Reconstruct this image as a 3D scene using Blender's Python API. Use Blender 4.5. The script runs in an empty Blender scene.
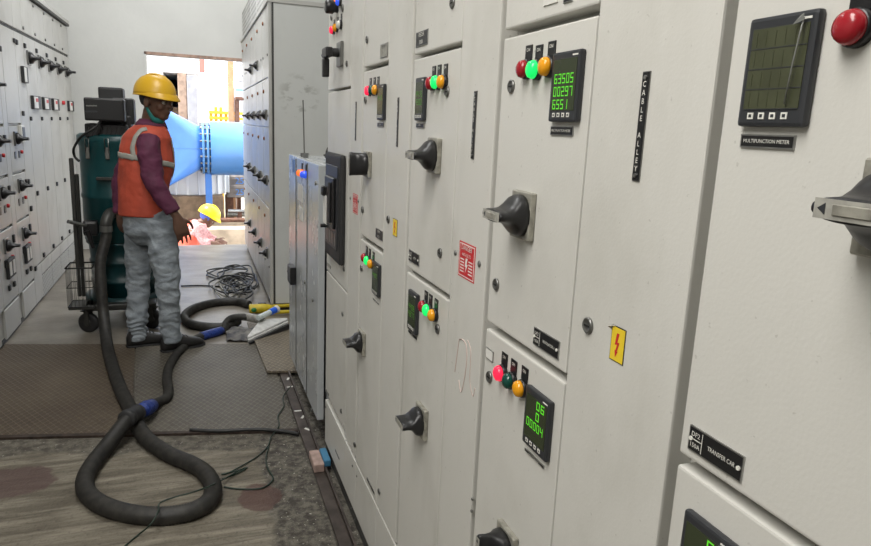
import bpy, bmesh, math, random
import numpy as np
from mathutils import Vector, Matrix, noise
from mathutils.bvhtree import BVHTree
random.seed(7)
PI = math.pi
scene = bpy.context.scene
COL = scene.collection

# ------------------------------------------------------------------ camera
CAM_H = 1.5
YAW, PIT, ROL, FPX = 0.35180637, 0.21160745, 0.04462501, 666.84
def cam_axes():
    cy, sy, cp, sp = math.cos(YAW), math.sin(YAW), math.cos(PIT), math.sin(PIT)
    f = Vector((sy*cp, cy*cp, -sp)); r = Vector((cy, -sy, 0)); u = r.cross(f)
    c, s = math.cos(ROL), math.sin(ROL)
    return c*r + s*u, -s*r + c*u, f
CR, CU, CF = cam_axes()
CPOS = Vector((0, 0, CAM_H))
cam_data = bpy.data.cameras.new('camera')
cam = bpy.data.objects.new('camera', cam_data); COL.objects.link(cam)
cam_data.sensor_width = 36; cam_data.lens = FPX/871*36; cam_data.clip_start = 0.02
mw = Matrix((CR, CU, -CF)).transposed().to_4x4(); mw.translation = CPOS
cam.matrix_world = mw
scene.camera = cam

# ------------------------------------------------------------------ light
scene.view_settings.view_transform = 'Standard'
scene.view_settings.look = 'None'
scene.view_settings.gamma = 1
scene.view_settings.use_curve_mapping = False
scene.view_settings.exposure = 0.0
world = bpy.data.worlds.new('world'); scene.world = world; world.use_nodes = True
bg = world.node_tree.nodes['Background']
bg.inputs[0].default_value = (0.93, 0.96, 1.0, 1); bg.inputs[1].default_value = 4.6
sun = bpy.data.lights.new('sun', 'SUN'); sun.energy = 8.5; sun.angle = 0.02; sun.color = (1, .95, .86)
so = bpy.data.objects.new('sun', sun); COL.objects.link(so)
so.rotation_euler = Vector((0.35, 0.13, -1)).to_track_quat('-Z', 'Y').to_euler()
def area(name, loc, sx, sy, power, color=(1, .97, .9), target=None):
    l = bpy.data.lights.new(name, 'AREA'); l.shape = 'RECTANGLE'; l.size = sx; l.size_y = sy
    l.energy = power; l.color = color
    o = bpy.data.objects.new(name, l); COL.objects.link(o); o.location = loc
    d = Vector(target) - Vector(loc) if target else Vector((0, 0, -1))
    o.rotation_euler = d.to_track_quat('-Z', 'Y').to_euler()
    return o
area('ceiling_tube_light', (-1.0, 0.3, 3.3), 0.8, 2.0, 84, (1, .975, .93), (0.15, 0.8, 1.1))
area('ceiling_tube_light', (-0.2, 3.2, 3.9), 0.6, 2.0, 62, (.99, .99, .97), (0.0, 4.6, 1.4))
area('ceiling_tube_light', (-0.1, 6.2, 3.9), 0.6, 2.4, 95, (.98, .99, 1), (-.1, 8.0, 1.9))

# ------------------------------------------------------------------ pixel -> place helpers (surveying the photo)
def ray(px, py): return CR*((px-435.5)/FPX) + CU*(-(py-273)/FPX) + CF
def at(px, py, Y): d = ray(px, py); return CPOS + d*(Y/d.y)
def atX(px, py, X): d = ray(px, py); return CPOS + d*(X/d.x)
def fl(px, py, z=0.0): d = ray(px, py); return CPOS + d*((z-CAM_H)/d.z)
XR = 0.54          # front plane of the right-hand switchgear doors
XL = -1.192        # front plane of the left-hand switchgear
XM = 0.56          # front plane of the far cabinets
def rp(px, py, X=XR): p = atX(px, py, X); return p.y, p.z

# ------------------------------------------------------------------ materials
MATS = {}
def mat(name, col, rough=.5, metal=0, noise_amt=0.0, nscale=8, bump=0, bscale=60, emit=None, spec=.5, col2=None, stretch=(1, 1, 1), trans=0, ior=1.45, detail=4):
    if name in MATS: return MATS[name]
    m = bpy.data.materials.new(name); m.use_nodes = True
    nt = m.node_tree; b = nt.nodes['Principled BSDF']
    b.inputs['Base Color'].default_value = (*col, 1)
    b.inputs['Roughness'].default_value = rough; b.inputs['Metallic'].default_value = metal
    b.inputs['Specular IOR Level'].default_value = spec
    if trans: b.inputs['Transmission Weight'].default_value = trans; b.inputs['IOR'].default_value = ior
    if emit: b.inputs['Emission Color'].default_value = (*emit[0], 1); b.inputs['Emission Strength'].default_value = emit[1]
    if noise_amt or bump or col2:
        tc = nt.nodes.new('ShaderNodeTexCoord'); mp = nt.nodes.new('ShaderNodeMapping'); mp.inputs['Scale'].default_value = stretch
        nt.links.new(tc.outputs['Object'], mp.inputs[0])
    if noise_amt or col2:
        n = nt.nodes.new('ShaderNodeTexNoise'); n.inputs['Scale'].default_value = nscale; n.inputs['Detail'].default_value = detail
        nt.links.new(mp.outputs[0], n.inputs[0])
        r = nt.nodes.new('ShaderNodeValToRGB')
        c2 = col2 or tuple(c*(1-noise_amt) for c in col)
        r.color_ramp.elements[0].position = .35; r.color_ramp.elements[1].position = .62
        r.color_ramp.elements[0].color = (*c2, 1); r.color_ramp.elements[1].color = (*col, 1)
        nt.links.new(n.outputs[0], r.inputs[0]); nt.links.new(r.outputs[0], b.inputs['Base Color'])
    if bump:
        n2 = nt.nodes.new('ShaderNodeTexNoise'); n2.inputs['Scale'].default_value = bscale; n2.inputs['Detail'].default_value = 3
        nt.links.new(mp.outputs[0], n2.inputs[0])
        bp = nt.nodes.new('ShaderNodeBump'); bp.inputs['Strength'].default_value = bump; bp.inputs['Distance'].default_value = .01
        nt.links.new(n2.outputs[0], bp.inputs['Height']); nt.links.new(bp.outputs[0], b.inputs['Normal'])
    MATS[name] = m
    return m

def nodes_mat(name):
    m = bpy.data.materials.new(name); m.use_nodes = True; MATS[name] = m
    nt = m.node_tree
    return m, nt, nt.nodes['Principled BSDF']
def nmath(nt, op, a, b=None, c=None):
    n = nt.nodes.new('ShaderNodeMath'); n.operation = op
    for i, v in enumerate((a, b, c)):
        if v is None: continue
        if isinstance(v, (int, float)): n.inputs[i].default_value = v
        else: nt.links.new(v, n.inputs[i])
    return n.outputs[0]
def nmix(nt, fac, a, b):
    n = nt.nodes.new('ShaderNodeMix'); n.data_type = 'RGBA'
    for sock, v in ((n.inputs[0], fac), (n.inputs[6], a), (n.inputs[7], b)):
        if isinstance(v, (int, float)): sock.default_value = v
        elif isinstance(v, tuple): sock.default_value = (*v, 1)
        else: nt.links.new(v, sock)
    return n.outputs[2]
def nnoise(nt, vec, scale, detail=4, stretch=None, rough=.5):
    if stretch:
        mp = nt.nodes.new('ShaderNodeMapping'); mp.inputs['Scale'].default_value = stretch
        nt.links.new(vec, mp.inputs[0]); vec = mp.outputs[0]
    n = nt.nodes.new('ShaderNodeTexNoise'); n.inputs['Scale'].default_value = scale; n.inputs['Detail'].default_value = detail
    n.inputs['Roughness'].default_value = rough
    nt.links.new(vec, n.inputs[0]); return n.outputs[0]
def nramp(nt, v, lo, hi):
    n = nt.nodes.new('ShaderNodeMapRange'); n.inputs[1].default_value = lo; n.inputs[2].default_value = hi
    nt.links.new(v, n.inputs[0]); return n.outputs[0]
def nbump(nt, h, b, strength, dist):
    bp = nt.nodes.new('ShaderNodeBump'); bp.inputs['Strength'].default_value = strength; bp.inputs['Distance'].default_value = dist
    nt.links.new(h, bp.inputs['Height']); nt.links.new(bp.outputs[0], b.inputs['Normal'])

def paint(name, base, dirt, rough, amount=.5, scuff=None):
    m, nt, b = nodes_mat(name)
    g = nt.nodes.new('ShaderNodeNewGeometry').outputs['Position']
    n1 = nnoise(nt, g, 3.2, 6, (1, 1, .8), .62); n2 = nnoise(nt, g, 14, 4, (1, 1, .12)); n3 = nnoise(nt, g, 90, 2)
    f = nmath(nt, 'MULTIPLY', nramp(nt, n1, .50, .72), amount)
    c = nmix(nt, f, base, dirt)
    f2 = nmath(nt, 'MULTIPLY', nramp(nt, n2, .60, .80), amount*.55)
    c = nmix(nt, f2, c, dirt)
    sp = nmath(nt, 'MULTIPLY', nramp(nt, n3, .72, .76), .35)
    c = nmix(nt, sp, c, (.25, .23, .2))
    nt.links.new(c, b.inputs['Base Color'])
    b.inputs['Roughness'].default_value = rough
    nt.links.new(nmath(nt, 'ADD', nmath(nt, 'MULTIPLY', n1, .2), rough-.1), b.inputs['Roughness'])
    nbump(nt, nnoise(nt, g, 220, 2), b, .12, .002)
    if scuff:          # dark rubbed patch with its own ragged outline
        sx = nt.nodes.new('ShaderNodeSeparateXYZ'); nt.links.new(g, sx.inputs[0]); cx, cz, rr = scuff
        d = nmath(nt, 'ADD', nmath(nt, 'POWER', nmath(nt, 'DIVIDE', nmath(nt, 'SUBTRACT', sx.outputs[0], cx), rr), 2), nmath(nt, 'POWER', nmath(nt, 'DIVIDE', nmath(nt, 'SUBTRACT', sx.outputs[2], cz), rr*1.1), 2))
        k = nmath(nt, 'MULTIPLY', nramp(nt, d, 1.0, .2), nramp(nt, nnoise(nt, g, 9, 5, (1, 1, 1.8), .6), .52, .60))
        nt.links.new(nmix(nt, nmath(nt, 'MULTIPLY', k, .5), c, (.20, .195, .17)), b.inputs['Base Color'])
    return m
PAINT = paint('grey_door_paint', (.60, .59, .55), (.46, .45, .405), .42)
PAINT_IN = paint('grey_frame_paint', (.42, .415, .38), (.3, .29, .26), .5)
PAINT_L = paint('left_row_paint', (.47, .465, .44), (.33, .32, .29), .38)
PAINT_M = paint('far_cabinet_paint', (.58, .59, .57), (.46, .47, .45), .36, .35, scuff=(at(299, 96, 5.37).x, at(299, 96, 5.37).z, .17))
PAINT_S = paint('small_panel_paint', (.44, .46, .47), (.34, .36, .37), .26, .35)
PAINT_D = mat('dark_base_and_gap_paint', (.055, .055, .052), .55, noise_amt=.4)
BLACK = mat('black_plastic', (.010, .010, .011), .36)
BLACKM = mat('matt_black_plastic', (.02, .02, .021), .55)
DKGREY = mat('dark_grey_bezel', (.028, .030, .034), .38)
HPLATE = mat('weathered_handle_plate', (.40, .385, .33), .4, .35, noise_amt=.4, nscale=60)
HGREY = mat('handle_grey_insert', (.38, .37, .33), .4, noise_amt=.3, nscale=80)
STEEL = mat('steel', (.42, .42, .41), .3, .9, noise_amt=.3, nscale=50)
LOCKM = mat('lock_metal', (.22, .22, .21), .35, .8)
RUBBER = mat('black_hole', (.01, .01, .01), .7)
WHITEP = mat('white_lettering', (.75, .74, .68), .5)
WHITE = mat('white_label', (.72, .71, .67), .5, noise_amt=.1)
REDP = mat('danger_red', (.55, .02, .025), .45)
YELP = mat('hazard_yellow', (.80, .58, .03), .45)
SCREEN = mat('lcd_green_glass', (.035, .045, .022), .18)
SCREEN_OFF = mat('lcd_unlit', (.062, .068, .036), .22, noise_amt=.2, nscale=40)
SEG = mat('lcd_digits', (.05, .3, .02), .5, emit=((.16, .85, .03), .62))
SEGD = mat('lcd_dim_digits', (.05, .15, .02), .5, emit=((.16, .6, .03), .15))
SEGOFF = mat('lcd_unlit_segments', (.048, .053, .028), .3)
def lens(name, c, e, s): return mat(name, c, .22, emit=(e, s))
L_RED_OFF = lens('red_lamp_unlit', (.30, .012, .02), (1, 0, .02), .02)
L_RED_ON = lens('red_lamp_lit', (.75, .02, .05), (1, .02, .08), .75)
L_GRN_ON = lens('green_lamp_lit', (.02, .6, .12), (.0, 1, .16), .75)
L_GRN_OFF = lens('green_lamp_unlit', (.004, .06, .045), (0, 1, .5), .0)
L_AMB = lens('amber_lamp', (.72, .30, .01), (1, .45, 0), .06)
L_WHT = lens('clear_lamp', (.55, .54, .48), (1, 1, .9), .05)
L_BLU = lens('blue_lamp', (.02, .06, .6), (.05, .15, 1), .5)
L_ORG = lens('orange_lamp_lit', (.9, .15, .03), (1, .2, .03), .8)

# ------------------------------------------------------------------ mesh builder
class MB:
    def __init__(s): s.v = []; s.f = []; s.m = []; s.s = []; s.mats = []
    def mi(s, m):
        if m not in s.mats: s.mats.append(m)
        return s.mats.index(m)
    def add(s, vs, fs, m, smooth=False):
        o = len(s.v); k = s.mi(m)
        s.v += [Vector(v) for v in vs]
        for f in fs: s.f.append([i+o for i in f]); s.m.append(k); s.s.append(smooth)
        return s
    def bm(s, bm, m, M=None, smooth=False):
        bm.verts.ensure_lookup_table()
        vs = [(M @ v.co if M else v.co.copy()) for v in bm.verts]
        s.add(vs, [[v.index for v in f.verts] for f in bm.faces], m, smooth); bm.free(); return s
    def box(s, x0, x1, y0, y1, z0, z1, m, bev=0, M=None, seg=1):
        x0, x1 = min(x0, x1), max(x0, x1); y0, y1 = min(y0, y1), max(y0, y1); z0, z1 = min(z0, z1), max(z0, z1)
        if not bev:
            vs = [Vector((x, y, z)) for x in (x0, x1) for y in (y0, y1) for z in (z0, z1)]
            if M: vs = [M @ v for v in vs]
            return s.add(vs, [(0, 1, 3, 2), (4, 6, 7, 5), (0, 4, 5, 1), (2, 3, 7, 6), (0, 2, 6, 4), (1, 5, 7, 3)], m)
        b = bmesh.new(); bmesh.ops.create_cube(b, size=1)
        for v in b.verts: v.co = Vector(((x0+x1)/2+v.co.x*(x1-x0), (y0+y1)/2+v.co.y*(y1-y0), (z0+z1)/2+v.co.z*(z1-z0)))
        bmesh.ops.bevel(b, geom=b.edges[:], offset=bev, segments=seg, affect='EDGES', profile=.6)
        b.verts.index_update()
        return s.bm(b, m, M)
    def cyl(s, p0, p1, r0, r1=None, n=16, m=None, caps=True, smooth=True):
        p0 = Vector(p0); p1 = Vector(p1); r1 = r0 if r1 is None else r1
        d = (p1-p0).normalized(); a = d.orthogonal().normalized(); b = d.cross(a)
        vs = []
        for p, r in ((p0, r0), (p1, r1)):
            for i in range(n): t = 2*PI*i/n; vs.append(p+(a*math.cos(t)+b*math.sin(t))*r)
        s.add(vs, [(i, (i+1) % n, n+(i+1) % n, n+i) for i in range(n)], m, smooth)
        if caps:
            s.add(vs[:n], [list(range(n))[::-1]], m); s.add(vs[n:], [list(range(n))], m)
        return s
    def lathe(s, base, axis, prof, n, m, smooth=True):      # prof [(distance along axis, radius)]
        base = Vector(base); d = Vector(axis).normalized(); a = d.orthogonal().normalized(); b = d.cross(a)
        vs = []
        for h, r in prof:
            for i in range(n): t = 2*PI*i/n; vs.append(base+d*h+(a*math.cos(t)+b*math.sin(t))*max(r, 1e-5))
        fs = [(k*n+i, k*n+(i+1) % n, (k+1)*n+(i+1) % n, (k+1)*n+i) for k in range(len(prof)-1) for i in range(n)]
        fs += [list(range(n))[::-1], [(len(prof)-1)*n+i for i in range(n)]]
        return s.add(vs, fs, m, smooth)
    def loft(s, rings, m, n=20, smooth=True, sq=1.0):         # ring = (centre, u, v, ru, rv)
        vs = []
        for c, u, v, ru, rv in rings:
            for i in range(n):
                t = 2*PI*i/n; ct, st = math.cos(t), math.sin(t)
                ct = math.copysign(abs(ct)**sq, ct); st = math.copysign(abs(st)**sq, st)
                vs.append(Vector(c)+Vector(u)*ct*ru+Vector(v)*st*rv)
        k = len(rings)
        fs = [(j*n+i, j*n+(i+1) % n, (j+1)*n+(i+1) % n, (j+1)*n+i) for j in range(k-1) for i in range(n)]
        fs += [list(range(n))[::-1], [(k-1)*n+i for i in range(n)]]
        return s.add(vs, fs, m, smooth)
    def tube(s, pts, rad, m, n=10, closed=False):
        pts = [Vector(p) for p in pts]; N = len(pts)
        rad = rad if isinstance(rad, (list, tuple)) else [rad]*N
        d0 = (pts[1]-pts[0]).normalized(); a = d0.orthogonal().normalized(); rings = []
        for i, p in enumerate(pts):
            d = (pts[min(i+1, N-1)]-pts[max(i-1, 0)]).normalized()
            a = (a-d*a.dot(d)).normalized(); rings.append((p, a, d.cross(a), rad[i], rad[i]))
        return s.loft(rings, m, n)
    def ellipsoid(s, c, r, m, M=None, n=16):
        b = bmesh.new(); bmesh.ops.create_uvsphere(b, u_segments=n, v_segments=max(6, n*2//3), radius=1)
        T = Matrix.Translation(Vector(c)) @ (M.to_4x4() if M else Matrix.Identity(4)) @ Matrix.Diagonal((*r, 1))
        b.verts.index_update(); return s.bm(b, m, T, True)
    def text(s, txt, o, u, v, size, m, depth=.0006, align='CENTER', spacing=1.0, sx=1.0):
        cu = bpy.data.curves.new('t', 'FONT'); cu.body = txt; cu.size = 1; cu.align_x = align; cu.align_y = 'CENTER'
        cu.resolution_u = 2; cu.space_character = spacing
        ob = bpy.data.objects.new('t', cu); COL.objects.link(ob)
        me = bpy.data.meshes.new_from_object(ob.evaluated_get(bpy.context.evaluated_depsgraph_get()))
        bpy.data.objects.remove(ob); bpy.data.curves.remove(cu)
        u = Vector(u); v = Vector(v); w = u.cross(v)
        vs = [Vector(o)+u*p.co.x*size*sx+v*p.co.y*size+w*depth for p in me.vertices]
        s.add(vs, [list(p.vertices) for p in me.polygons], m); bpy.data.meshes.remove(me); return s
    def mesh(s, name, org):
        me = bpy.data.meshes.new(name)
        me.from_pydata([v-org for v in s.v], [], s.f)
        for m in s.mats: me.materials.append(m)
        me.polygons.foreach_set('material_index', s.m); me.polygons.foreach_set('use_smooth', s.s)
        me.update(); return me
    def build(s, name, parent=None, label=None, org=None):
        if parent is not None: org = root(parent).location.copy()
        elif org is None:
            xs = [v.x for v in s.v]; ys = [v.y for v in s.v]; zs = [v.z for v in s.v]
            org = Vector(((min(xs)+max(xs))/2, (min(ys)+max(ys))/2, min(zs)))
        o = bpy.data.objects.new(name, s.mesh(name, Vector(org))); COL.objects.link(o)
        if parent is not None: o.parent = parent
        else: o.location = org
        if label: o['label'] = label
        return o
def root(o):
    while o.parent: o = o.parent
    return o
def thing(name, label, cat, loc, group=None):
    o = bpy.data.objects.new(name, None); COL.objects.link(o); o.location = loc; o.empty_display_size = .1
    o['label'] = label; o['category'] = cat
    if group: o['group'] = group
    return o
def tag(o, label, cat, group=None, kind=None):
    o['label'] = label; o['category'] = cat
    if group: o['group'] = group
    if kind: o['kind'] = kind
    return o
def struct(name, mb, label=None):
    o = mb.build(name); o['kind'] = 'structure'
    if label: o['label'] = label
    return o
def smooth_path(pts, k=8):       # Catmull-Rom
    P = [Vector(p) for p in pts]; P = [2*P[0]-P[1]]+P+[2*P[-1]-P[-2]]; out = []
    for i in range(1, len(P)-2):
        for j in range(k):
            t = j/k; a, b, c, d = P[i-1:i+3]
            out.append(.5*((2*b)+(c-a)*t+(2*a-5*b+4*c-d)*t*t+(-a+3*b-3*c+d)*t**3))
    return out+[P[-2]]
def remeshed(mb, voxel, m, smooth=4, disp=None):
    """fuse all pieces of mb into one continuous skin"""
    me = mb.mesh('tmp', Vector((0, 0, 0))); ob = bpy.data.objects.new('tmp', me); COL.objects.link(ob)
    r = ob.modifiers.new('r', 'REMESH'); r.mode = 'VOXEL'; r.voxel_size = voxel; r.use_smooth_shade = True
    sm = ob.modifiers.new('s', 'SMOOTH'); sm.factor = .5; sm.iterations = smooth
    ev = bpy.data.meshes.new_from_object(ob.evaluated_get(bpy.context.evaluated_depsgraph_get()))
    bpy.data.objects.remove(ob)
    vs = [v.co.copy() for v in ev.vertices]
    if disp:
        ns = [v.normal.copy() for v in ev.vertices]
        vs = [p+n*disp(p, n) for p, n in zip(vs, ns)]
    out = MB(); out.add(vs, [list(p.vertices) for p in ev.polygons], m, True); bpy.data.meshes.remove(ev)
    return out

# ================================================================== STRUCTURE
YF = 8.35                                # far wall
CONC, nt, b = nodes_mat('worn_concrete_floor')
g = nt.nodes.new('ShaderNodeNewGeometry').outputs['Position']
n1 = nnoise(nt, g, 1.6, 6, (1, 1, 1), .65); n2 = nnoise(nt, g, 9, 6, (.35, 2.2, 1), .6); n3 = nnoise(nt, g, 60, 3)
n4 = nnoise(nt, g, 7, 5, (.30, 6.0, 1), .7)
c = nmix(nt, nramp(nt, n1, .35, .66), (.095, .080, .058), (.165, .145, .110))
c = nmix(nt, nmath(nt, 'MULTIPLY', nramp(nt, n2, .44, .66), .7), c, (.31, .28, .22))
c = nmix(nt, nmath(nt, 'MULTIPLY', nramp(nt, n4, .52, .64), .55), c, (.065, .054, .038))
c = nmix(nt, nmath(nt, 'MULTIPLY', nramp(nt, n3, .56, .72), .45), c, (.045, .038, .03))
sx = nt.nodes.new('ShaderNodeSeparateXYZ'); nt.links.new(g, sx.inputs[0])
# broken mortar strips beside the steel channel and along the trench
e1 = nramp(nt, nmath(nt, 'ADD', sx.outputs[0], nmath(nt, 'MULTIPLY', nnoise(nt, g, 6, 4), .12)), .28, .31)
e2 = nramp(nt, nmath(nt, 'ADD', nmath(nt, 'ADD', sx.outputs[1], nmath(nt, 'MULTIPLY', sx.outputs[0], .2)), nmath(nt, 'MULTIPLY', nnoise(nt, g, 5, 5), .22)), 3.11, 3.15)
em = nmath(nt, 'MAXIMUM', e1, nmath(nt, 'MULTIPLY', e2, .8))
n5 = nnoise(nt, g, 22, 6, None, .7); n6 = nnoise(nt, g, 70, 3)
rc = nmix(nt, nramp(nt, n5, .42, .6), (.050, .043, .034), (.17, .155, .125))
rc = nmix(nt, nramp(nt, n6, .66, .70), rc, (.48, .46, .40))
c = nmix(nt, em, c, rc)
def blob(cx, cy, rx, ry):
    dx = nmath(nt, 'DIVIDE', nmath(nt, 'SUBTRACT', sx.outputs[0], cx), rx); dy = nmath(nt, 'DIVIDE', nmath(nt, 'SUBTRACT', sx.outputs[1], cy), ry)
    d = nmath(nt, 'ADD', nmath(nt, 'POWER', nmath(nt, 'ABSOLUTE', dx), 2), nmath(nt, 'POWER', nmath(nt, 'ABSOLUTE', dy), 2))
    d = nmath(nt, 'ADD', d, nmath(nt, 'MULTIPLY', nnoise(nt, g, 14, 3), 1.1))
    return nramp(nt, d, 1.6, 1.42)
for (px, py, rx, ry, col) in ((12, 482, .17, .13, (.085, .050, .045)), (260, 497, .085, .11, (.085, .042, .034))):
    q = fl(px, py); c = nmix(nt, nmath(nt, 'MULTIPLY', blob(q.x, q.y, rx, ry), .8), c, col)
nt.links.new(c, b.inputs['Base Color']); b.inputs['Roughness'].default_value = .72
nbump(nt, nmath(nt, 'ADD', nmath(nt, 'ADD', n2, nmath(nt, 'MULTIPLY', n3, .6)), nmath(nt, 'MULTIPLY', nmath(nt, 'MULTIPLY', em, n5), 2.5)), b, .7, .014)

PALE, nt, b = nodes_mat('pale_screed_floor')
g = nt.nodes.new('ShaderNodeNewGeometry').outputs['Position']
n1 = nnoise(nt, g, 2.2, 6, (1, 1.4, 1), .6); n3 = nnoise(nt, g, 45, 3)
c = nmix(nt, nramp(nt, n1, .35, .68), (.13, .112, .090), (.27, .245, .205))
c = nmix(nt, nmath(nt, 'MULTIPLY', nramp(nt, n3, .58, .75), .3), c, (.10, .085, .07))
nt.links.new(c, b.inputs['Base Color']); b.inputs['Roughness'].default_value = .40
nbump(nt, nmath(nt, 'ADD', n1, nmath(nt, 'MULTIPLY', n3, .5)), b, .3, .01)

m = MB()
YE = 8.5
fy = lambda x: 3.21-.2*x           # skewed near edge of the trench plates
gy = lambda x: 4.60-.21*x          # far edge
XW0, XW1 = -2.3, 2.2
m.add([(XW0, -2.5, 0), (XW1, -2.5, 0), (XW1, fy(XW1), 0), (XW0, fy(XW0), 0)], [(0, 1, 2, 3)], CONC)
m.add([(XW0, fy(XW0), -.006), (XW1, fy(XW1), -.006), (XW1, gy(XW1), -.006), (XW0, gy(XW0), -.006)], [(0, 1, 2, 3)], CONC)
m.add([(XW0, gy(XW0), 0), (XW1, gy(XW1), 0), (XW1, YE, 0), (XW0, YE, 0)], [(0, 1, 2, 3)], PALE)
m.add([(XW0, -2.5, -.3), (XW1, -2.5, -.3), (XW1, YE, -.3), (XW0, YE, -.3), (XW1, YE, 0), (XW0, YE, 0)], [(0, 3, 2, 1), (3, 5, 4, 2)], CONC)
struct('floor', m)

def wallmat(name, c1, c2):
    m, nt, b = nodes_mat(name); g = nt.nodes.new('ShaderNodeNewGeometry').outputs['Position']
    n = nnoise(nt, g, 1.2, 7, None, .6); n2 = nnoise(nt, g, 20, 3)
    c = nmix(nt, nramp(nt, n, .35, .65), c2, c1); nt.links.new(c, b.inputs['Base Color']); b.inputs['Roughness'].default_value = .85
    nbump(nt, n2, b, .15, .01); return m
WALL = wallmat('white_plaster_wall', (.60, .60, .57), (.54, .54, .515))
DX0 = at(146, 53, YF).x; DZ = at(190, 57.5, YF).z; DX1 = 1.5
m = MB(); T = .14
m.box(XW0, DX0, YF, YF+T, 0, 4.2, WALL); m.box(DX1, XW1, YF, YF+T, 0, 4.2, WALL); m.box(DX0, DX1, YF, YF+T, DZ, 4.2, WALL)
struct('wall_far', m)
FRAME = mat('weathered_door_frame', (.42, .27, .20), .6, noise_amt=.4, nscale=20)
m = MB(); m.box(DX0-.02, DX1, YF-.012, YF+.03, DZ, DZ+.03, FRAME); m.box(DX0-.03, DX0, YF-.012, YF+.03, 0, DZ+.03, WALL)
o = m.build('trim_1'); o['kind'] = 'structure'
m = MB(); m.box(XW0-.1, XW0, -2.5, YF+T, 0, 4.2, WALL); struct('wall_left', m)
m = MB(); m.box(XW1, XW1+.1, -2.5, YF+T, 0, 4.2, WALL); struct('wall_right', m)
m = MB(); m.box(XW0-.1, XW1+.1, -2.6, -2.5, 0, 4.2, WALL); struct('wall_near', m)
m = MB(); m.box(XW0-.1, XW1+.1, -2.6, YF+T, 4.2, 4.35, WALL); struct('ceiling', m)

# ---- trench cover plates
def plate_mat(name, c1, c2, rough=.55):
    m, nt, b = nodes_mat(name); g = nt.nodes.new('ShaderNodeNewGeometry').outputs['Position']
    s = nt.nodes.new('ShaderNodeSeparateXYZ'); nt.links.new(g, s.inputs[0])
    A = nmath(nt, 'MULTIPLY', nmath(nt, 'ADD', s.outputs[0], nmath(nt, 'MULTIPLY', s.outputs[1], .6)), PI/.034); B = nmath(nt, 'MULTIPLY', nmath(nt, 'SUBTRACT', s.outputs[0], nmath(nt, 'MULTIPLY', s.outputs[1], .6)), PI/.034)
    h = nmath(nt, 'MULTIPLY', nmath(nt, 'SINE', A), nmath(nt, 'SINE', B))
    h = nmath(nt, 'SUBTRACT', 1, nramp(nt, nmath(nt, 'ABSOLUTE', h), .05, .30))
    n1 = nnoise(nt, g, 2.0, 6, None, .65); n2 = nnoise(nt, g, 25, 4)
    c = nmix(nt, nramp(nt, n1, .35, .65), c2, c1)
    c = nmix(nt, nmath(nt, 'MULTIPLY', h, .45), c, tuple(min(1, k*1.9) for k in c1))
    c = nmix(nt, nmath(nt, 'MULTIPLY', nramp(nt, n2, .55, .7), .35), c, (.06, .045, .035))
    nt.links.new(c, b.inputs['Base Color']); b.inputs['Roughness'].default_value = rough; b.inputs['Metallic'].default_value = .25
    nbump(nt, h, b, .8, .004); return m
PL_B = plate_mat('rusty_chequer_plate', (.115, .090, .062), (.075, .055, .038))
PL_G = plate_mat('grey_chequer_plate', (.135, .122, .098), (.080, .070, .054))
PL_R = plate_mat('tan_chequer_plate', (.20, .17, .125), (.14, .115, .085))
def slab(pts, z0, z1, mm, name, label, cat='floor plate', group=None):
    m = MB(); n = len(pts)
    vs = [(x, y, z0) for x, y in pts]+[(x, y, z1) for x, y in pts]
    m.add(vs, [list(range(n))[::-1], [n+i for i in range(n)]]+[(i, (i+1) % n, n+(i+1) % n, n+i) for i in range(n)], mm)
    o = m.build(name); tag(o, label, cat, group); return o
jx = lambda y: -.317+(y-3.33)*(-.063)
slab([(-1.19, fy(-1.19)+.01), (jx(3.3)-.004, fy(-.31)+.01), (jx(4.66)-.004, gy(-.40)-.01), (-1.19, gy(-1.19)-.01)], -.005, .010, PL_B, 'floor_plate',
     'rusty brown chequer plate over the trench beside the left cabinets')
slab([(jx(3.3)+.004, fy(-.31)+.01), (.44, fy(.44)+.01), (.44, 3.93), (.36, gy(.36)-.01), (jx(4.66)+.004, gy(-.40)-.01)], -.005, .010, PL_G, 'floor_plate',
     'large grey chequer plate the right hose leg lies on')
q1, q2, q3, q4 = fl(267, 371, .03), fl(300, 371, .03), fl(300, 322, .03), fl(247, 322, .03)
m = MB(); pts = [q1, q2, q3, q4]
m.add([p+Vector((0, 0, -.012)) for p in pts]+pts, [(3, 2, 1, 0), (4, 5, 6, 7), (0, 1, 5, 4), (1, 2, 6, 5), (2, 3, 7, 6), (3, 0, 4, 7)], PL_R)
# two packers lift the plate off the floor
for a in (.12, .88):
    p = q1.lerp(q2, a); m.box(p.x-.02, p.x+.02, p.y+.03, p.y+.07, .008, .019, PL_R)
    p = q4.lerp(q3, a); m.box(p.x-.02, p.x+.02, p.y-.07, p.y-.03, .0, .019, PL_R)
    m.box(p.x-.02, p.x+.02, p.y-.07, p.y-.03, .0, .019, PL_R)
tag(m.build('floor_plate'), 'tan chequer plate raised slightly, under the vacuum nozzle by the small panel', 'floor plate')
# worn trench edge angle iron
m = MB(); IRON = mat('rusty_angle_iron', (.07, .05, .04), .6, .4, noise_amt=.5, nscale=30)
m.add([(-1.19, fy(-1.19)-.022, .0), (.45, fy(.45)-.022, .0), (.45, fy(.45)+.006, .0), (-1.19, fy(-1.19)+.006, .0),
       (-1.19, fy(-1.19)-.022, .012), (.45, fy(.45)-.022, .012), (.45, fy(.45)+.006, .012), (-1.19, fy(-1.19)+.006, .012)],
      [(3, 2, 1, 0), (4, 5, 6, 7), (0, 1, 5, 4), (1, 2, 6, 5), (2, 3, 7, 6), (3, 0, 4, 7)], IRON)
o = struct('trim_2', m)
# rail beside the right row
RAIL = mat('brown_steel_channel', (.10, .08, .07), .5, .5, noise_amt=.45, nscale=14)
m = MB(); m.box(.455, .503, -2.0, 3.90, 0, .014, RAIL, .002); m.box(.503, .512, -2.0, 3.90, 0, .03, RAIL)
struct('trim_3', m)

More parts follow.
